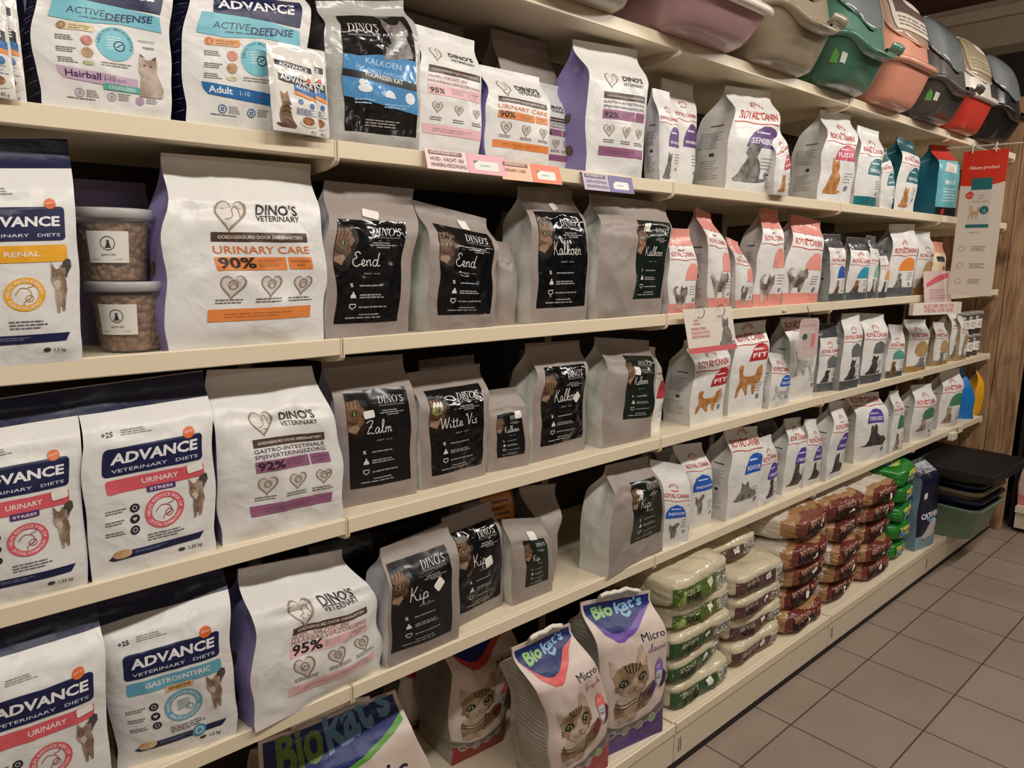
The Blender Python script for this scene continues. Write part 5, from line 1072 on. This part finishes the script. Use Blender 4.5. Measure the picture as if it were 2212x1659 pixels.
SAND = mat('sand_film', (208, 197, 168), .18, bump=1.0, bscale=16, bdist=.009, detail=3)
def bent(x, y, z, rz, label, green=True, seed=1, c=.041, a=.162, tilt=None, light=False):
    s = Sack('clay_litter_sack', label, 'litter sack', (x, y, z), math.radians(rz), a, .15, c, SAND, n=6.5, cr=1.3, seed=seed, tilt=tilt, group='clay litter sacks in two stacks')
    A = s.art; col = ((84, 108, 44) if light else (52, 82, 44)) if green else (92, 62, 62)
    m = mat('sack_print_%d_%d_%d' % col, col, .24, bump=.8, bscale=18, bdist=.006)
    A.rect(.0, .06, .70, .72, None, 0, m=m); A.barcode(.73, .10, .98, .74, 0, seed)
    if light: A.poly([(.02, .06), (.12, .7), (.18, .06)], (150, 170, 90), 1); A.poly([(.5, .7), (.56, .1), (.6, .7)], (160, 176, 110), 1)
    A.text('SCENTED' if light else 'BENTONITE', .12, .43, .055, (190, 196, 170), 2, fit=.26, bold=.02); A.text('LEMONGRAS' if light else 'SCENTED', .14, .19, .07, (24, 22, 18), 2, fit=.24, bold=.05)
    s.top.rect(.2, .45, .8, .9, (196, 164, 124), 0); s.sticker(.56, .52, .028, .028, .4); s.done()
names = ['bottom', 'second from the bottom', 'middle', 'second from the top', 'top']
for i in range(5):
    bent(1.185 + (.012, -.012, .0, .008, -.02)[i], .082 + (.0, .012, -.002, .01, .0)[i], .152 + i * .0825, (-1, 3, -2, 1, 2)[i], 'sand-coloured sack with %s green end, %s of the green stack' % ('pale' if i >= 3 else 'dark', names[i]), True, i + 1, c=.041 if i < 4 else .052, light=i >= 3)
for i in range(4):
    bent(1.535 + (.0, .01, -.006, .0)[i], .085 + (.0, .008, .0, .0)[i], .152 + i * .083, (0, -2, 2, 0)[i], 'sand-coloured sack with a brown end, %s of the brown stack' % (names[i] if i < 3 else 'fourth from the bottom'), False, i + 11)
bent(1.475, .17, .152 + 4 * .083, -3, 'sand-coloured sack with a brown end, topmost of the brown stack and pushed back', False, 19)

PALE = mat('pale_sack_film', (212, 203, 186), .3, bump=.8, bscale=14, bdist=.008); 
def redm(i): return mat('red_brown_film_%d' % (i % 3), ((112, 54, 46), (98, 46, 40), (122, 64, 50))[i % 3], .22, bump=1.0, bscale=18, bdist=.012, detail=3)
TAN = mat('tan_film', (166, 126, 86), .3, bump=.8, bscale=14, bdist=.008)
def pellet(x, y, z, rz, label, seed, a=.155, b=.22, c=.0425, tilt=None, tb=.20):
    s = Sack('clay_litter_sack', label, 'litter sack', (x, y, z), math.radians(rz), a, b, c, redm(seed), n=5.0, cr=1.5, seed=seed, tilt=tilt, group='red-brown ended litter sacks piled on the base shelf', mtop=PALE, cut=(-1 + tb * .6, -1 + tb * 1.25, TAN), res=34)
    A = s.art; A.text('BENTONITE', .2, .60, .07, (196, 150, 130), 1, fit=.42, bold=.03); A.text('SCENTED', .18, .38, .09, (40, 20, 16), 1, fit=.5, bold=.05); A.text('BABY POWDER', .2, .17, .08, (44, 22, 18), 1, fit=.56, bold=.05)
    for q in range(3): A.rect(.68 + q * .08, .62, .73 + q * .08, .80, (190, 140, 120), 1)
    s.sticker(.55, .35 + .1 * (seed % 3), .032, .018, .8); s.done()
cols = [(1.86, 4, -2), (2.185, 4, 3), (2.51, 5, -2)]
cn = ['nearest', 'middle', 'farthest']
for ci, (cx, n_, rz) in enumerate(cols):
    for i in range(n_):
        pellet(cx + .01 * ((i * 7 + ci) % 3 - 1), .145 + .012 * ((i * 5 + ci * 2) % 3 - 1), .152 + i * .085, rz + (i * 37 % 5) - 2, 'wrinkled red-brown ended sack, layer %s, %s pile' % (['one at the bottom', 'two', 'three', 'four', 'five at the top'][i], cn[ci]), ci * 10 + i)
pellet(1.86, .165, .152 + 4 * .085 + .004, 7, 'big pale sack with tan end tipped over the nearest red-brown pile', 41, a=.168, b=.24, c=.050, tb=.28)
pellet(2.19, .15, .152 + 4 * .085 + .002, -6, 'pale sack with glossy red end on the middle red-brown pile', 42, c=.046, tb=.25)

def greens(i, z, label):
    gm = mat('green_litter_film', (34, 126, 44), .25, bump=.8, bscale=16, bdist=.008)
    s = Sack('green_litter_sack', label, 'litter sack', (2.795, .14, z), math.radians(-4 + 3 * i), .105 if i < 4 else .14, .20, .0435 if i < 4 else .045, gm, n=4.5, cr=1.8, seed=60 + i, group='green litter sacks')
    s.art.rect(.3, .2, .9, .8, (196, 196, 96), 0); s.art.rect(.34, .25, .62, .55, (44, 120, 190), 1); s.art.circ(.74, .5, .12, (160, 120, 90), 1, 12)
    s.top.poly(ellipse(.5, .45, .4, .36, 20), (196, 200, 110), 0); s.top.poly(ellipse(.52, .6, .2, .14, 12), (176, 128, 100), 1); s.top.poly(ellipse(.36, .3, .2, .14, 12), (56, 140, 200), 1); s.left.rect(.2, .3, .8, .7, (190, 196, 100), 0)
    s.done()
for i in range(5): greens(i, .152 + i * .0875, 'bright green litter sack, %s of the green pile' % ['lowest', 'second', 'middle', 'fourth', 'topmost'][i])

# navy and light blue litter bag with a folded top
b = Bag((2.93, -.070, .151, -8, .175, .015, .43, .165, .44, .17), 'navy and light blue litter bag with a crumpled folded top', film('deep_navy_film', (20, 20, 48), .35), film('light_blue_side', (120, 148, 166), .38, .7), ts=.80, name='litter_bag', cat='litter bag', nu=16, nv=26, top_bend=-.05, cr=1.3)
A = b.art; A.text('CATSAN', .14, .36, .14, (222, 226, 232), 1, fit=.8, bold=.06); A.rect(0, .0, 1, .16, (132, 160, 180), 0); A.poly([(.2, .15), (.5, .10), (.9, .15), (.95, .3), (.7, .34), (.5, .26)], (212, 208, 206), 1); A.text('HYGIENE', .3, .1, .06, (40, 50, 70), 1, fit=.4); A.poly([(.3, .36), (.6, .28), (.9, .36), (.7, .34)], (110, 170, 210), 1)
for q in range(4): b.gl.rect(.08, .15 + q * .17, .95, .157 + q * .17, (160, 184, 198), 0)
b.gl.text('J A', .55, .56, .12, (50, 60, 70), 1, fit=.3); tp = b.band(.84, .99, mat('camo_white_top', (200, 206, 212), .35, rgb2=(34, 36, 66), nscale=24), 'folded_top'); b.sticker(.2, .62, .14, .03, .2); b.done()

def rounded(a, b_, r, n=6):
    pts = []
    for cx, cy, s0 in ((a - r, b_ - r, 0), (-a + r, b_ - r, PI / 2), (-a + r, -b_ + r, PI), (a - r, -b_ + r, 1.5 * PI)):
        pts += [(cx + r * math.cos(s0 + k * PI / 2 / n), cy + r * math.sin(s0 + k * PI / 2 / n)) for k in range(n + 1)]
    return pts
TR = [('sage green', (128, 156, 134), 0, .17), ('navy', (20, 26, 66), .055, .16), ('beige', (150, 136, 112), .098, .16), ('navy', (20, 26, 66), .135, .16), ('pale green', (126, 146, 122), .175, .165)]
for i, (cn_, c, z0, hh) in enumerate(TR):
    t = thing('litter_tray', '%s litter tray, %s in the nested stack of trays' % (cn_, ['lowest', 'second', 'third', 'fourth', 'uppermost'][i]), 'litter tray', (3.42, -.005, .152 + z0), -.03, 'nested litter trays')
    m = mat('tray_plastic_%d' % i, c, .35); mb = MB(); k_ = .006 * i
    prof = [(.001, .001, .0, .001), (.155, .185, .0, .05), (.165, .195, .006, .05), (.190, .228, hh - .02, .06), (.200, .240, hh - .018, .06), (.202, .242, hh, .06), (.194, .232, hh + .001, .06), (.186, .222, hh - .012, .055), (.162, .190, .008 + .003, .05), (.001, .001, .010, .001)]
    mb.grid([[(p[0], p[1], z_) for p in rounded(a, b_, r)] for a, b_, z_, r in prof], m, close=True); mb.build('tray_body', t)
    mb = MB(); rim = rounded(.203, .243, .06); mb.tube([(p[0], p[1], hh - .004) for p in rim + rim[:1]], .005, m, 6); mb.build('tray_rim', t)
t = thing('black_grate', 'flat black slatted grate lying on the stack of litter trays', 'grate', (3.36, -.05, .152 + .175 + .1665), -.02)
gm = mat('black_grate_plastic', (28, 24, 23), .5); mb = MB(); mb.box(-.25, .25, -.27, .27, .0, .045, gm); mb.build('grate_frame', t, smooth=False, bevel=.006)
mb = MB()
for i in range(34): mb.box(-.242 + i * .0144, -.242 + i * .0144 + .007, -.262, .262, .045, .048, gm)
mb.build('grate_slats', t, smooth=False)
t = thing('litter_scoop', 'small mint green scoop hanging in the dark corner by the wood panel', 'scoop', (3.90, .16, .62)); mb = MB(); mb.grid([[(a * .05, 0 + abs(a) * .01, -z_) for a in (-1, -.5, 0, .5, 1)] for z_ in (0, .04, .08, .11)], mat('mint_plastic', (110, 150, 134), .4)); mb.tube([(0, 0, .02), (0, 0, -.005)], .006, mat('mint_plastic', (110, 150, 134), .4)); mb.build('scoop_blade', t, solid=.002)

# ================================================================ covered litter boxes on the top shelf
def litterbox(x, label, base, hood, door, kind='dip', sticker=None, paper=False, rz=0, y=.115, sc=1.0, rh=.142):
    t = thing('covered_litter_box', label, 'litter box', (x, y, 2.066), rz, 'covered litter boxes on the top shelf'); N = 72
    def se(a, n): c, s_ = math.cos(a), math.sin(a); return (abs(c) ** (2 / n) * (1 if c >= 0 else -1), abs(s_) ** (2 / n) * (1 if s_ >= 0 else -1))
    dip = lambda a: (math.exp(-((a - 1.5 * PI) / .42) ** 2) if kind == 'dip' else .25 * math.exp(-((a - 1.5 * PI) / .8) ** 2))
    rimz = lambda a: rh - .046 * dip(a)
    def ring(hw, hl, cy, zf, n=4.6, push=0.0): return [(hw * sc * se(2 * PI * k / N, n)[0], cy + hl * sc * se(2 * PI * k / N, n)[1] - push * dip(2 * PI * k / N), zf(2 * PI * k / N)) for k in range(N)]
    bm, hm = mat('box_%d_%d_%d' % base, base, .26, coat=.2), mat('box_%d_%d_%d' % hood, hood, .24, coat=.2)
    mb = MB(); rows = [ring(.001, .001, 0, lambda a: 0), ring(.145, .160, 0, lambda a: 0), ring(.162, .180, 0, lambda a: .008)]
    for q in range(1, 9): f_ = q / 8; rows.append(ring(.162 + .027 * f_ ** .8, .180 + .047 * f_ ** .8, -.004 * f_, lambda a, f_=f_: .008 + f_ * (rimz(a) - .016)))
    mb.grid(rows, bm, close=True); mb.build('tray_base', t)
    mb = MB(); rows = [ring(.189, .228, -.004, lambda a: rimz(a) - .012), ring(.200, .240, -.006, lambda a: rimz(a) - .010, push=.014), ring(.203, .243, -.006, lambda a: rimz(a) - .002, push=.020), ring(.200, .240, -.006, lambda a: rimz(a) + .008, push=.014), ring(.192, .231, -.004, lambda a: rimz(a) + .010)]
    mb.grid(rows, hm, close=True); mb.build('rim', t)
    def hs(f_):
        zt = .395; cy = .02 * f_ + .01 * f_ * f_
        a_ = .190 - .022 * f_ - .055 * f_ ** 6; b_ = .229 - .030 * f_ - .07 * f_ ** 6
        return (a_, b_, cy, lambda a: (rimz(a) + .008) * (1 - f_) + zt * f_ if f_ < 1 else zt)
    mb = MB(); H = []
    for q in range(15):
        f_ = math.sin(q / 14 * PI / 2); a_, b_, cy, zf = hs(f_); H.append(ring(a_, b_, cy, zf, 4.0))
    H.append(ring(.05, .05, .05, lambda a: .398)); H.append(ring(.001, .001, .05, lambda a: .399)); mb.grid(H, hm, close=True); mb.build('hood', t)
    # door on the front of the hood
    dm = mat('smoked_door', (124, 132, 134), .10, spec=.7, coat=.6) if door == 'grey' else mat('door_%s' % door, (176, 150, 130), .12, coat=.5)
    B_ = Bag.__new__(Bag); cols_ = range(int(N * .75) - 11, int(N * .75) + 12); patch = [[H[j][k] for k in cols_] for j in range(2, 13)]
    def Q(u, v, o):
        wv = math.sqrt(max(0, 1 - (2 * v - 1) ** 4)) * .5
        return Bag._bil(B_, patch, .5 + (u - .5) * (wv * 2 * .96 + .02), .02 + v * .96, o + .004, 1)
    mb = MB(); mb.grid([[Q(i / 20, j / 20, .003) for i in range(21)] for j in range(21)], dm); mb.build('door_flap', t, solid=.003)
    mb = MB(); mb.tube([Q(0, j / 24, .002) for j in range(25)] + [Q(1, 1 - j / 24, .002) for j in range(25)] + [Q(0, 0, .002)], .004, hm, 6); mb.build('door_frame', t)
    if kind == 'dip':
        mb = MB(); mb.grid([[(sx * .045, -.006 - .241 * sc - .050 - d_, rimz(1.5 * PI) + dz - .006 * sx * sx) for sx in (-1, -.5, 0, .5, 1)] for d_, dz in ((-.004, -.004), (.010, .006), (.016, .020))], hm); mb.build('front_latch', t, solid=.004)
    mb = MB()
    R_ = [(p[0], p[1], p[2]) for p in rows[1]]
    if sticker:
        # price ticket and green leaf mark on the tray's near side
        tr_ = [[ring(.162 + .027 * f_ ** .8, .180 + .047 * f_ ** .8, -.004 * f_, lambda a, f_=f_: .008 + f_ * (rimz(a) - .016))[k] for k in range(int(N * .55), int(N * .76))] for f_ in [q / 10 for q in range(11)]]
        A = Art(mb, lambda u, v, o: Bag._bil(B_, tr_, u, v, o + .001, 1), .25, .18); A.rect(.55, .42, .70, .66, (206, 214, 196), 0); A.poly([(.3, .4), (.5, .38), (.48, .6), (.38, .72), (.32, .6)], (90, 150, 70), 0); A.circ(.30, .42, .02, (180, 60, 40), 1, 8)
        mb.build('side_sticker', t)
    if paper:
        mb = MB(); A = Art(mb, lambda u, v, o: Q(u, v, o + .005), .2, .22); A.rect(.12, .12, .88, .90, (206, 196, 180) if paper == 1 else (170, 160, 120), 0); A.rect(.18, .36, .82, .86, (96, 78, 72) if paper == 1 else (150, 140, 110), 1); A.circ(.55, .62, .12, (220, 214, 206), 2, 10); A.text('Comfy', .5, .78, .09, (226, 220, 212), 2, fit=.5, align='c', bold=.02); A.lines(.2, .16, .8, .32, 3, (120, 104, 96), 1, 4); mb.build('door_poster', t)
    return t
WHT = (222, 214, 202)
litterbox(.585, 'beige covered litter box cut off by the top edge of the photo', (160, 148, 128), (160, 148, 128), 'grey')
litterbox(1.06, 'mauve covered litter box with a white rim and hood', (168, 132, 134), WHT, 'grey', kind='flat', sc=1.06, rh=.088)
litterbox(1.475, 'beige covered litter box between the mauve and green ones', (146, 134, 112), (152, 140, 118), 'grey')
litterbox(1.885, 'green covered litter box with a white price ticket', (66, 104, 86), (78, 122, 104), 'grey', sticker=True)
litterbox(2.285, 'salmon pink covered litter box with a poster on its door', (206, 140, 118), (212, 150, 126), 'salmon', kind='flat', paper=1)
litterbox(2.70, 'dark grey covered litter box with a green mark and price ticket', (70, 66, 62), (80, 76, 72), 'grey', sticker=True)
litterbox(3.09, 'red covered litter box with a white hood', (196, 62, 48), WHT, 'white', kind='flat', paper=2, sc=.94)
litterbox(3.49, 'black covered litter box next to the wood panel', (30, 26, 25), (40, 36, 34), 'grey')

# ================================================================ cards and signs
def talker(x, z, w, label, c1, c2, head, l1, l2, y=-.003, rz=0):
    t = thing('shelf_card', label, 'shelf card', (x, y, z), rz, 'folded cards clipped on the second shelf rail'); h = .040
    mb = MB(); top = .012; Q = lambda u, v, off: (u * w, (-.016 + .012 * v) - off, -h + .004 + (h) * v)
    pm = mat('card_%d_%d_%d' % c1, c1, .4); mb.sheet(Q, 8, 3, pm)
    mb.add([Q(0, 1, 0), Q(1, 1, 0), (w, .012, .0065), (0, .012, .0065)], [(0, 1, 2, 3)], pm); A = Art(mb, Q, w, h)
    A.rect(.50, 0, 1, 1, c2, 0); A.rect(.04, .74, .44, .94, tuple(int(c * .55) for c in c2), 1); A.text(head, .06, .79, .028, (236, 226, 220), 2, fit=.34, bold=.01)
    A.text(l1, .05, .44, .036, (80, 60, 56), 1, fit=.40 if l2 else .34); 
    if l2: A.text(l2, .05, .16, .036, (80, 60, 56), 1, fit=.43)
    A.rect(.58, .2, .9, .66, (226, 226, 220), 1, .02); A.poly([(.58, .5), (.58, .66), (.64, .66)], (40, 120, 90), 2); A.lines(.66, .38, .80, .48, 1, (60, 150, 140), 2, 3)
    mb.build('card_sheet', t, smooth=False); return t
talker(.184, 1.708, .205, 'pink folded shelf card under the pink 95% bag', (232, 206, 200), (226, 168, 176), 'VOLWASSEN KAT', 'HUID-, VACHT- EN', 'HAARBALVERZORGING')
talker(.375, 1.702, .178, 'orange folded shelf card under the 90% bag', (238, 178, 148), (228, 116, 72), 'GESTERILISEERDE KAT', 'URINARY CARE', '', y=-.0055)
talker(.632, 1.698, .182, 'purple folded shelf card under the tall purple-sided bag', (178, 164, 190), (98, 84, 140), 'VOLWASSEN KAT', 'GASTRO-INTESTINALE', 'SPIJSVERTERINGSZORG')

t = thing('ring_card', 'white card with a kitten picture hanging by two rings from the third shelf rail', 'card', (1.035, -.022, 1.366), -.03)
mb = MB(); w_, h_ = .235, .128; Q = lambda u, v, off: (u * w_ + (1 - v) * .035, -.004 - off - (1 - v) * .006, -h_ + v * h_)
mb.sheet(Q, 6, 6, mat('card_white', (230, 222, 210), .35)); A = Art(mb, Q, w_, h_)
A.rect(0, 0, 1, .13, (214, 110, 112), 0); A.shape(CAT_SIT, .62, .13, .98, .78, None, 1, FUR_GREY()); A.text('SAMEN STERK', .1, .52, .035, (206, 90, 90), 1, fit=.3); A.text('VOOR JOUW KITTEN', .1, .43, .035, (206, 90, 90), 1, fit=.36); A.text('EERSTE MAANDEN', .1, .34, .035, (206, 90, 90), 1, fit=.36); crown(A, .22, .7, .04, RCRED); A.text('ROYAL CANIN', .14, .635, .02, RCRED, 1, fit=.16)
mb.build('card_sheet', t, smooth=False)
for u in (.30, .72):
    mb = MB(); mb.tube([(u * w_ + .0, -.006 + .014 * math.sin(a) - .006, .004 - .014 + .017 * math.cos(a)) for a in [2 * PI * k / 16 for k in range(17)]], .0012, mat('ring_metal', (120, 120, 118), .3, metal=1), 6); mb.build('ring', t)
t = thing('shelf_wobbler', 'round-cornered pale pink wobbler sign in front of the right red-disc bag', 'sign', (1.72, -.02, 1.315), -.05)
mb = MB(); Q = lambda u, v, off: (u * .13, -.004 - off, -.15 + v * .14); A = Art(mb, Q, .13, .14); A.rect(0, 0, 1, 1, None, 0, .16, m=mat('pink_wobbler', (206, 184, 178), .2, alpha=.9)); A.text('vertering', .5, .80, .07, (200, 110, 110), 1, fit=.7, align='c'); A.poly(ellipse(.3, .55, .14, .08, 12), (70, 90, 84), 1); A.poly([(.6, .3), (.8, .25), (.85, .6), (.65, .62)], (206, 130, 126), 1); mb.build('sign_plate', t)
mb = MB(); mb.tube([(.065, -.004, -.01), (.065, .01, .03)], .0016, mat('ring_metal', (120, 120, 118), .3, metal=1), 6); mb.build('sign_stem', t)
t = thing('standing_card', 'pale pink printed card leaning before the cream bag, third shelf', 'card', (2.86, -.012, 1.318), -.12)
mb = MB(); Q = lambda u, v, off: (u * .25, -.010 - off + .02 * v, v * .14); mb.sheet(Q, 4, 4, mat('card_blush', (216, 190, 186), .3)); A = Art(mb, Q, .25, .14); A.poly([(.1, .5), (.9, .8), (.9, .95), (.5, .85), (.1, .62)], (206, 90, 98), 0); A.lines(.2, .1, .8, .45, 4, (200, 150, 150), 0, 4); mb.build('card_sheet', t, smooth=False)
t = thing('shelf_sign', 'long white sign with red lettering sticking out above the gold bags', 'sign', (2.70, -.035, 1.272), -.25)
mb = MB(); Q = lambda u, v, off: (u * .34, -off, v * .052); mb.box(0, .34, 0, .02, 0, .052, mat('card_white', (230, 222, 210), .35)); A = Art(mb, Q, .34, .052); A.text('ALLES OVER MIJN KITTEN', .2, .58, .05, (206, 110, 104), 1, fit=.62); A.text('VOEDING VOOR GROEI', .22, .2, .05, (206, 110, 104), 1, fit=.6); mb.build('sign_body', t, smooth=False)

t = thing('hanging_poster', 'tall white poster with a red top reading Nieuw product, hanging from a rod', 'poster', (3.05, -.035, 2.0), 0)
met = mat('rod_plastic', (196, 190, 178), .25, spec=.6); mb = MB(); mb.tube([(0, .055, 0), (0, -.235, -.004)], .0032, met); mb.build('rod', t)
pw, ph = .172, .625; Q = lambda u, v, off: (.004 * math.sin(v * 3) - off, -.016 - u * pw + (1 - v) * .0, -.022 - ph + v * ph)
mb = MB(); mb.sheet(Q, 6, 16, mat('poster_paper', (216, 206, 190), .4)); A = Art(mb, Q, pw, ph)
A.poly([(0, .77), (.5, .752), (1, .785), (1, 1), (0, 1)], None, 0, m=mat('poster_red', (206, 48, 26), .35)); A.text('Nieuw product', .5, .875, .085, (236, 206, 196), 1, fit=.68, bold=.02, italic=.15, align='c')
A.rect(.26, .50, .72, .74, (204, 198, 186), 1); A.rect(.26, .735, .72, .815, (30, 100, 100), 2); A.rect(.22, .475, .74, .497, (30, 100, 100), 2); crown(A, .5, .685, .07, RCRED, 3); A.text('ROYAL CANIN', .5, .65, .035, RCRED, 3, fit=.36, align='c'); A.circ(.60, .595, .105, (30, 100, 100), 3); A.text('15', .60, .578, .08, (170, 206, 204), 4, fit=.09, align='c'); A.shape(CAT_WALK, .27, .53, .5, .63, (190, 150, 110), 3); A.circ(.24, .70, .09, (206, 70, 50), 4); A.text('NIEUW', .24, .693, .03, (236, 210, 200), 5, fit=.12, align='c')
A.text('Ageing 15+', .45, .44, .028, (110, 100, 92), 1, fit=.24, align='c')
for q, yy in enumerate((.33, .21, .10)): A.ring(.20, yy, .07, .058, (160, 148, 136), 0); A.lines(.42, yy - .018, .78, yy + .02, 3, (150, 138, 128), 0, q + 3)
mb.build('poster_sheet', t)
for yy in (-.05, -.14):
    mb = MB(); mb.tube([(-.003, yy, -.032), (-.006, yy, -.01), (-.003, yy, .006), (.004, yy, .004)], .0035, met, 6); mb.build('poster_clip', t)
for i, (x, z, lb) in enumerate(((3.47, .630, 'small white shelf tag clipped to the fifth shelf rail near the trays'), (3.62, .642, 'larger white shelf tag clipped to the fifth shelf rail near the blue bag'))):
    t = thing('shelf_tag', lb, 'tag', (x, -.004, z)); mb = MB(); mb.box(-.035, .035, -.006 - .02 * (i == 0), -.002, -.034, .004, mat('tag_white', (236, 228, 206), .3)); mb.build('tag_plate', t, smooth=False, bevel=.002)
for x, z, li in ((1.33, 1.336, 'third'),):
    t = thing('price_clip', 'tiny white clip on the front rail of the %s shelf' % li, 'clip', (x + .32, -.0025, z)); mb = MB(); mb.box(-.012, .012, -.004, 0, -.003, .005, mat('tag_white', (236, 228, 206), .3)); mb.build('clip_plate', t, smooth=False, bevel=.001)

# ================================================================ other shelving beyond the wood panel
for zi, z in enumerate((.152, .60, .92, 1.35)):
    t = thing('metal_shelf', 'cream shelf of the next unit beyond the wood panel, %s' % ['at the floor', 'second up', 'third up', 'fourth up'][zi], 'shelf', (4.12, -.80, z), 0, 'cream shelves beyond the wood panel')
    dx = -.05 if zi == 0 else 0
    mb = MB(); mb.box(dx, .5, -.6, .6, -.026, 0, CREAM()); mb.build('shelf_board', t, smooth=False); mb = MB(); mb.box(dx - .01, dx, -.6, .6, -.034, .002, CREAM()); mb.build('price_rail', t, smooth=False)
t = thing('plinth_panel', 'cream plinth of the next unit beyond the wood panel', 'panel', (4.08, -.80, 0)); mb = MB(); mb.box(0, .012, -.6, .6, .024, .118, CREAM2()); mb.build('plinth_face', t, smooth=False); mb = MB(); mb.box(.012, .03, -.6, .6, 0, .03, KICK); mb.build('kick_strip', t, smooth=False)
t = thing('back_panel', 'dark back panel of the next unit beyond the wood panel', 'panel', (4.64, -.80, 0)); mb = MB(); mb.box(0, .02, -.62, .62, 0, 2.2, mat('near_black_panel', (24, 18, 16), .7)); mb.box(-.5, .02, .62, .64, 0, 2.2, mat('near_black_panel', (24, 18, 16), .7)); mb.build('panel_sheet', t, smooth=False)
b = Bag((4.10, -.20, .153, -75, .17, .01, .33, .16, .33, .10), 'pink and white bag with a navy top on the floor shelf beyond the wood panel', film('blush_film', (206, 180, 176), .35), film('blush_film', (206, 180, 176), .35), nu=12, nv=18); b.band(.80, .997, navyfilm()); b.band(0, .18, film('pink_band', (206, 120, 120)), 'bottom_band'); b.art.circ(.6, .4, .2, (120, 70, 60), 0); b.art.circ(.75, .55, .12, (170, 60, 40), 1); b.done()
b = Bag((4.14, -.26, .921, -80, .16, .0, .09, .16, .09, .10), 'low white pack with an orange spot on the shelf beyond the wood panel', film('white_film', (214, 211, 205)), film('white_film', (214, 211, 205)), nu=10, nv=10, ts=.5); b.art.circ(.6, .5, .2, (220, 110, 60), 0); b.done()
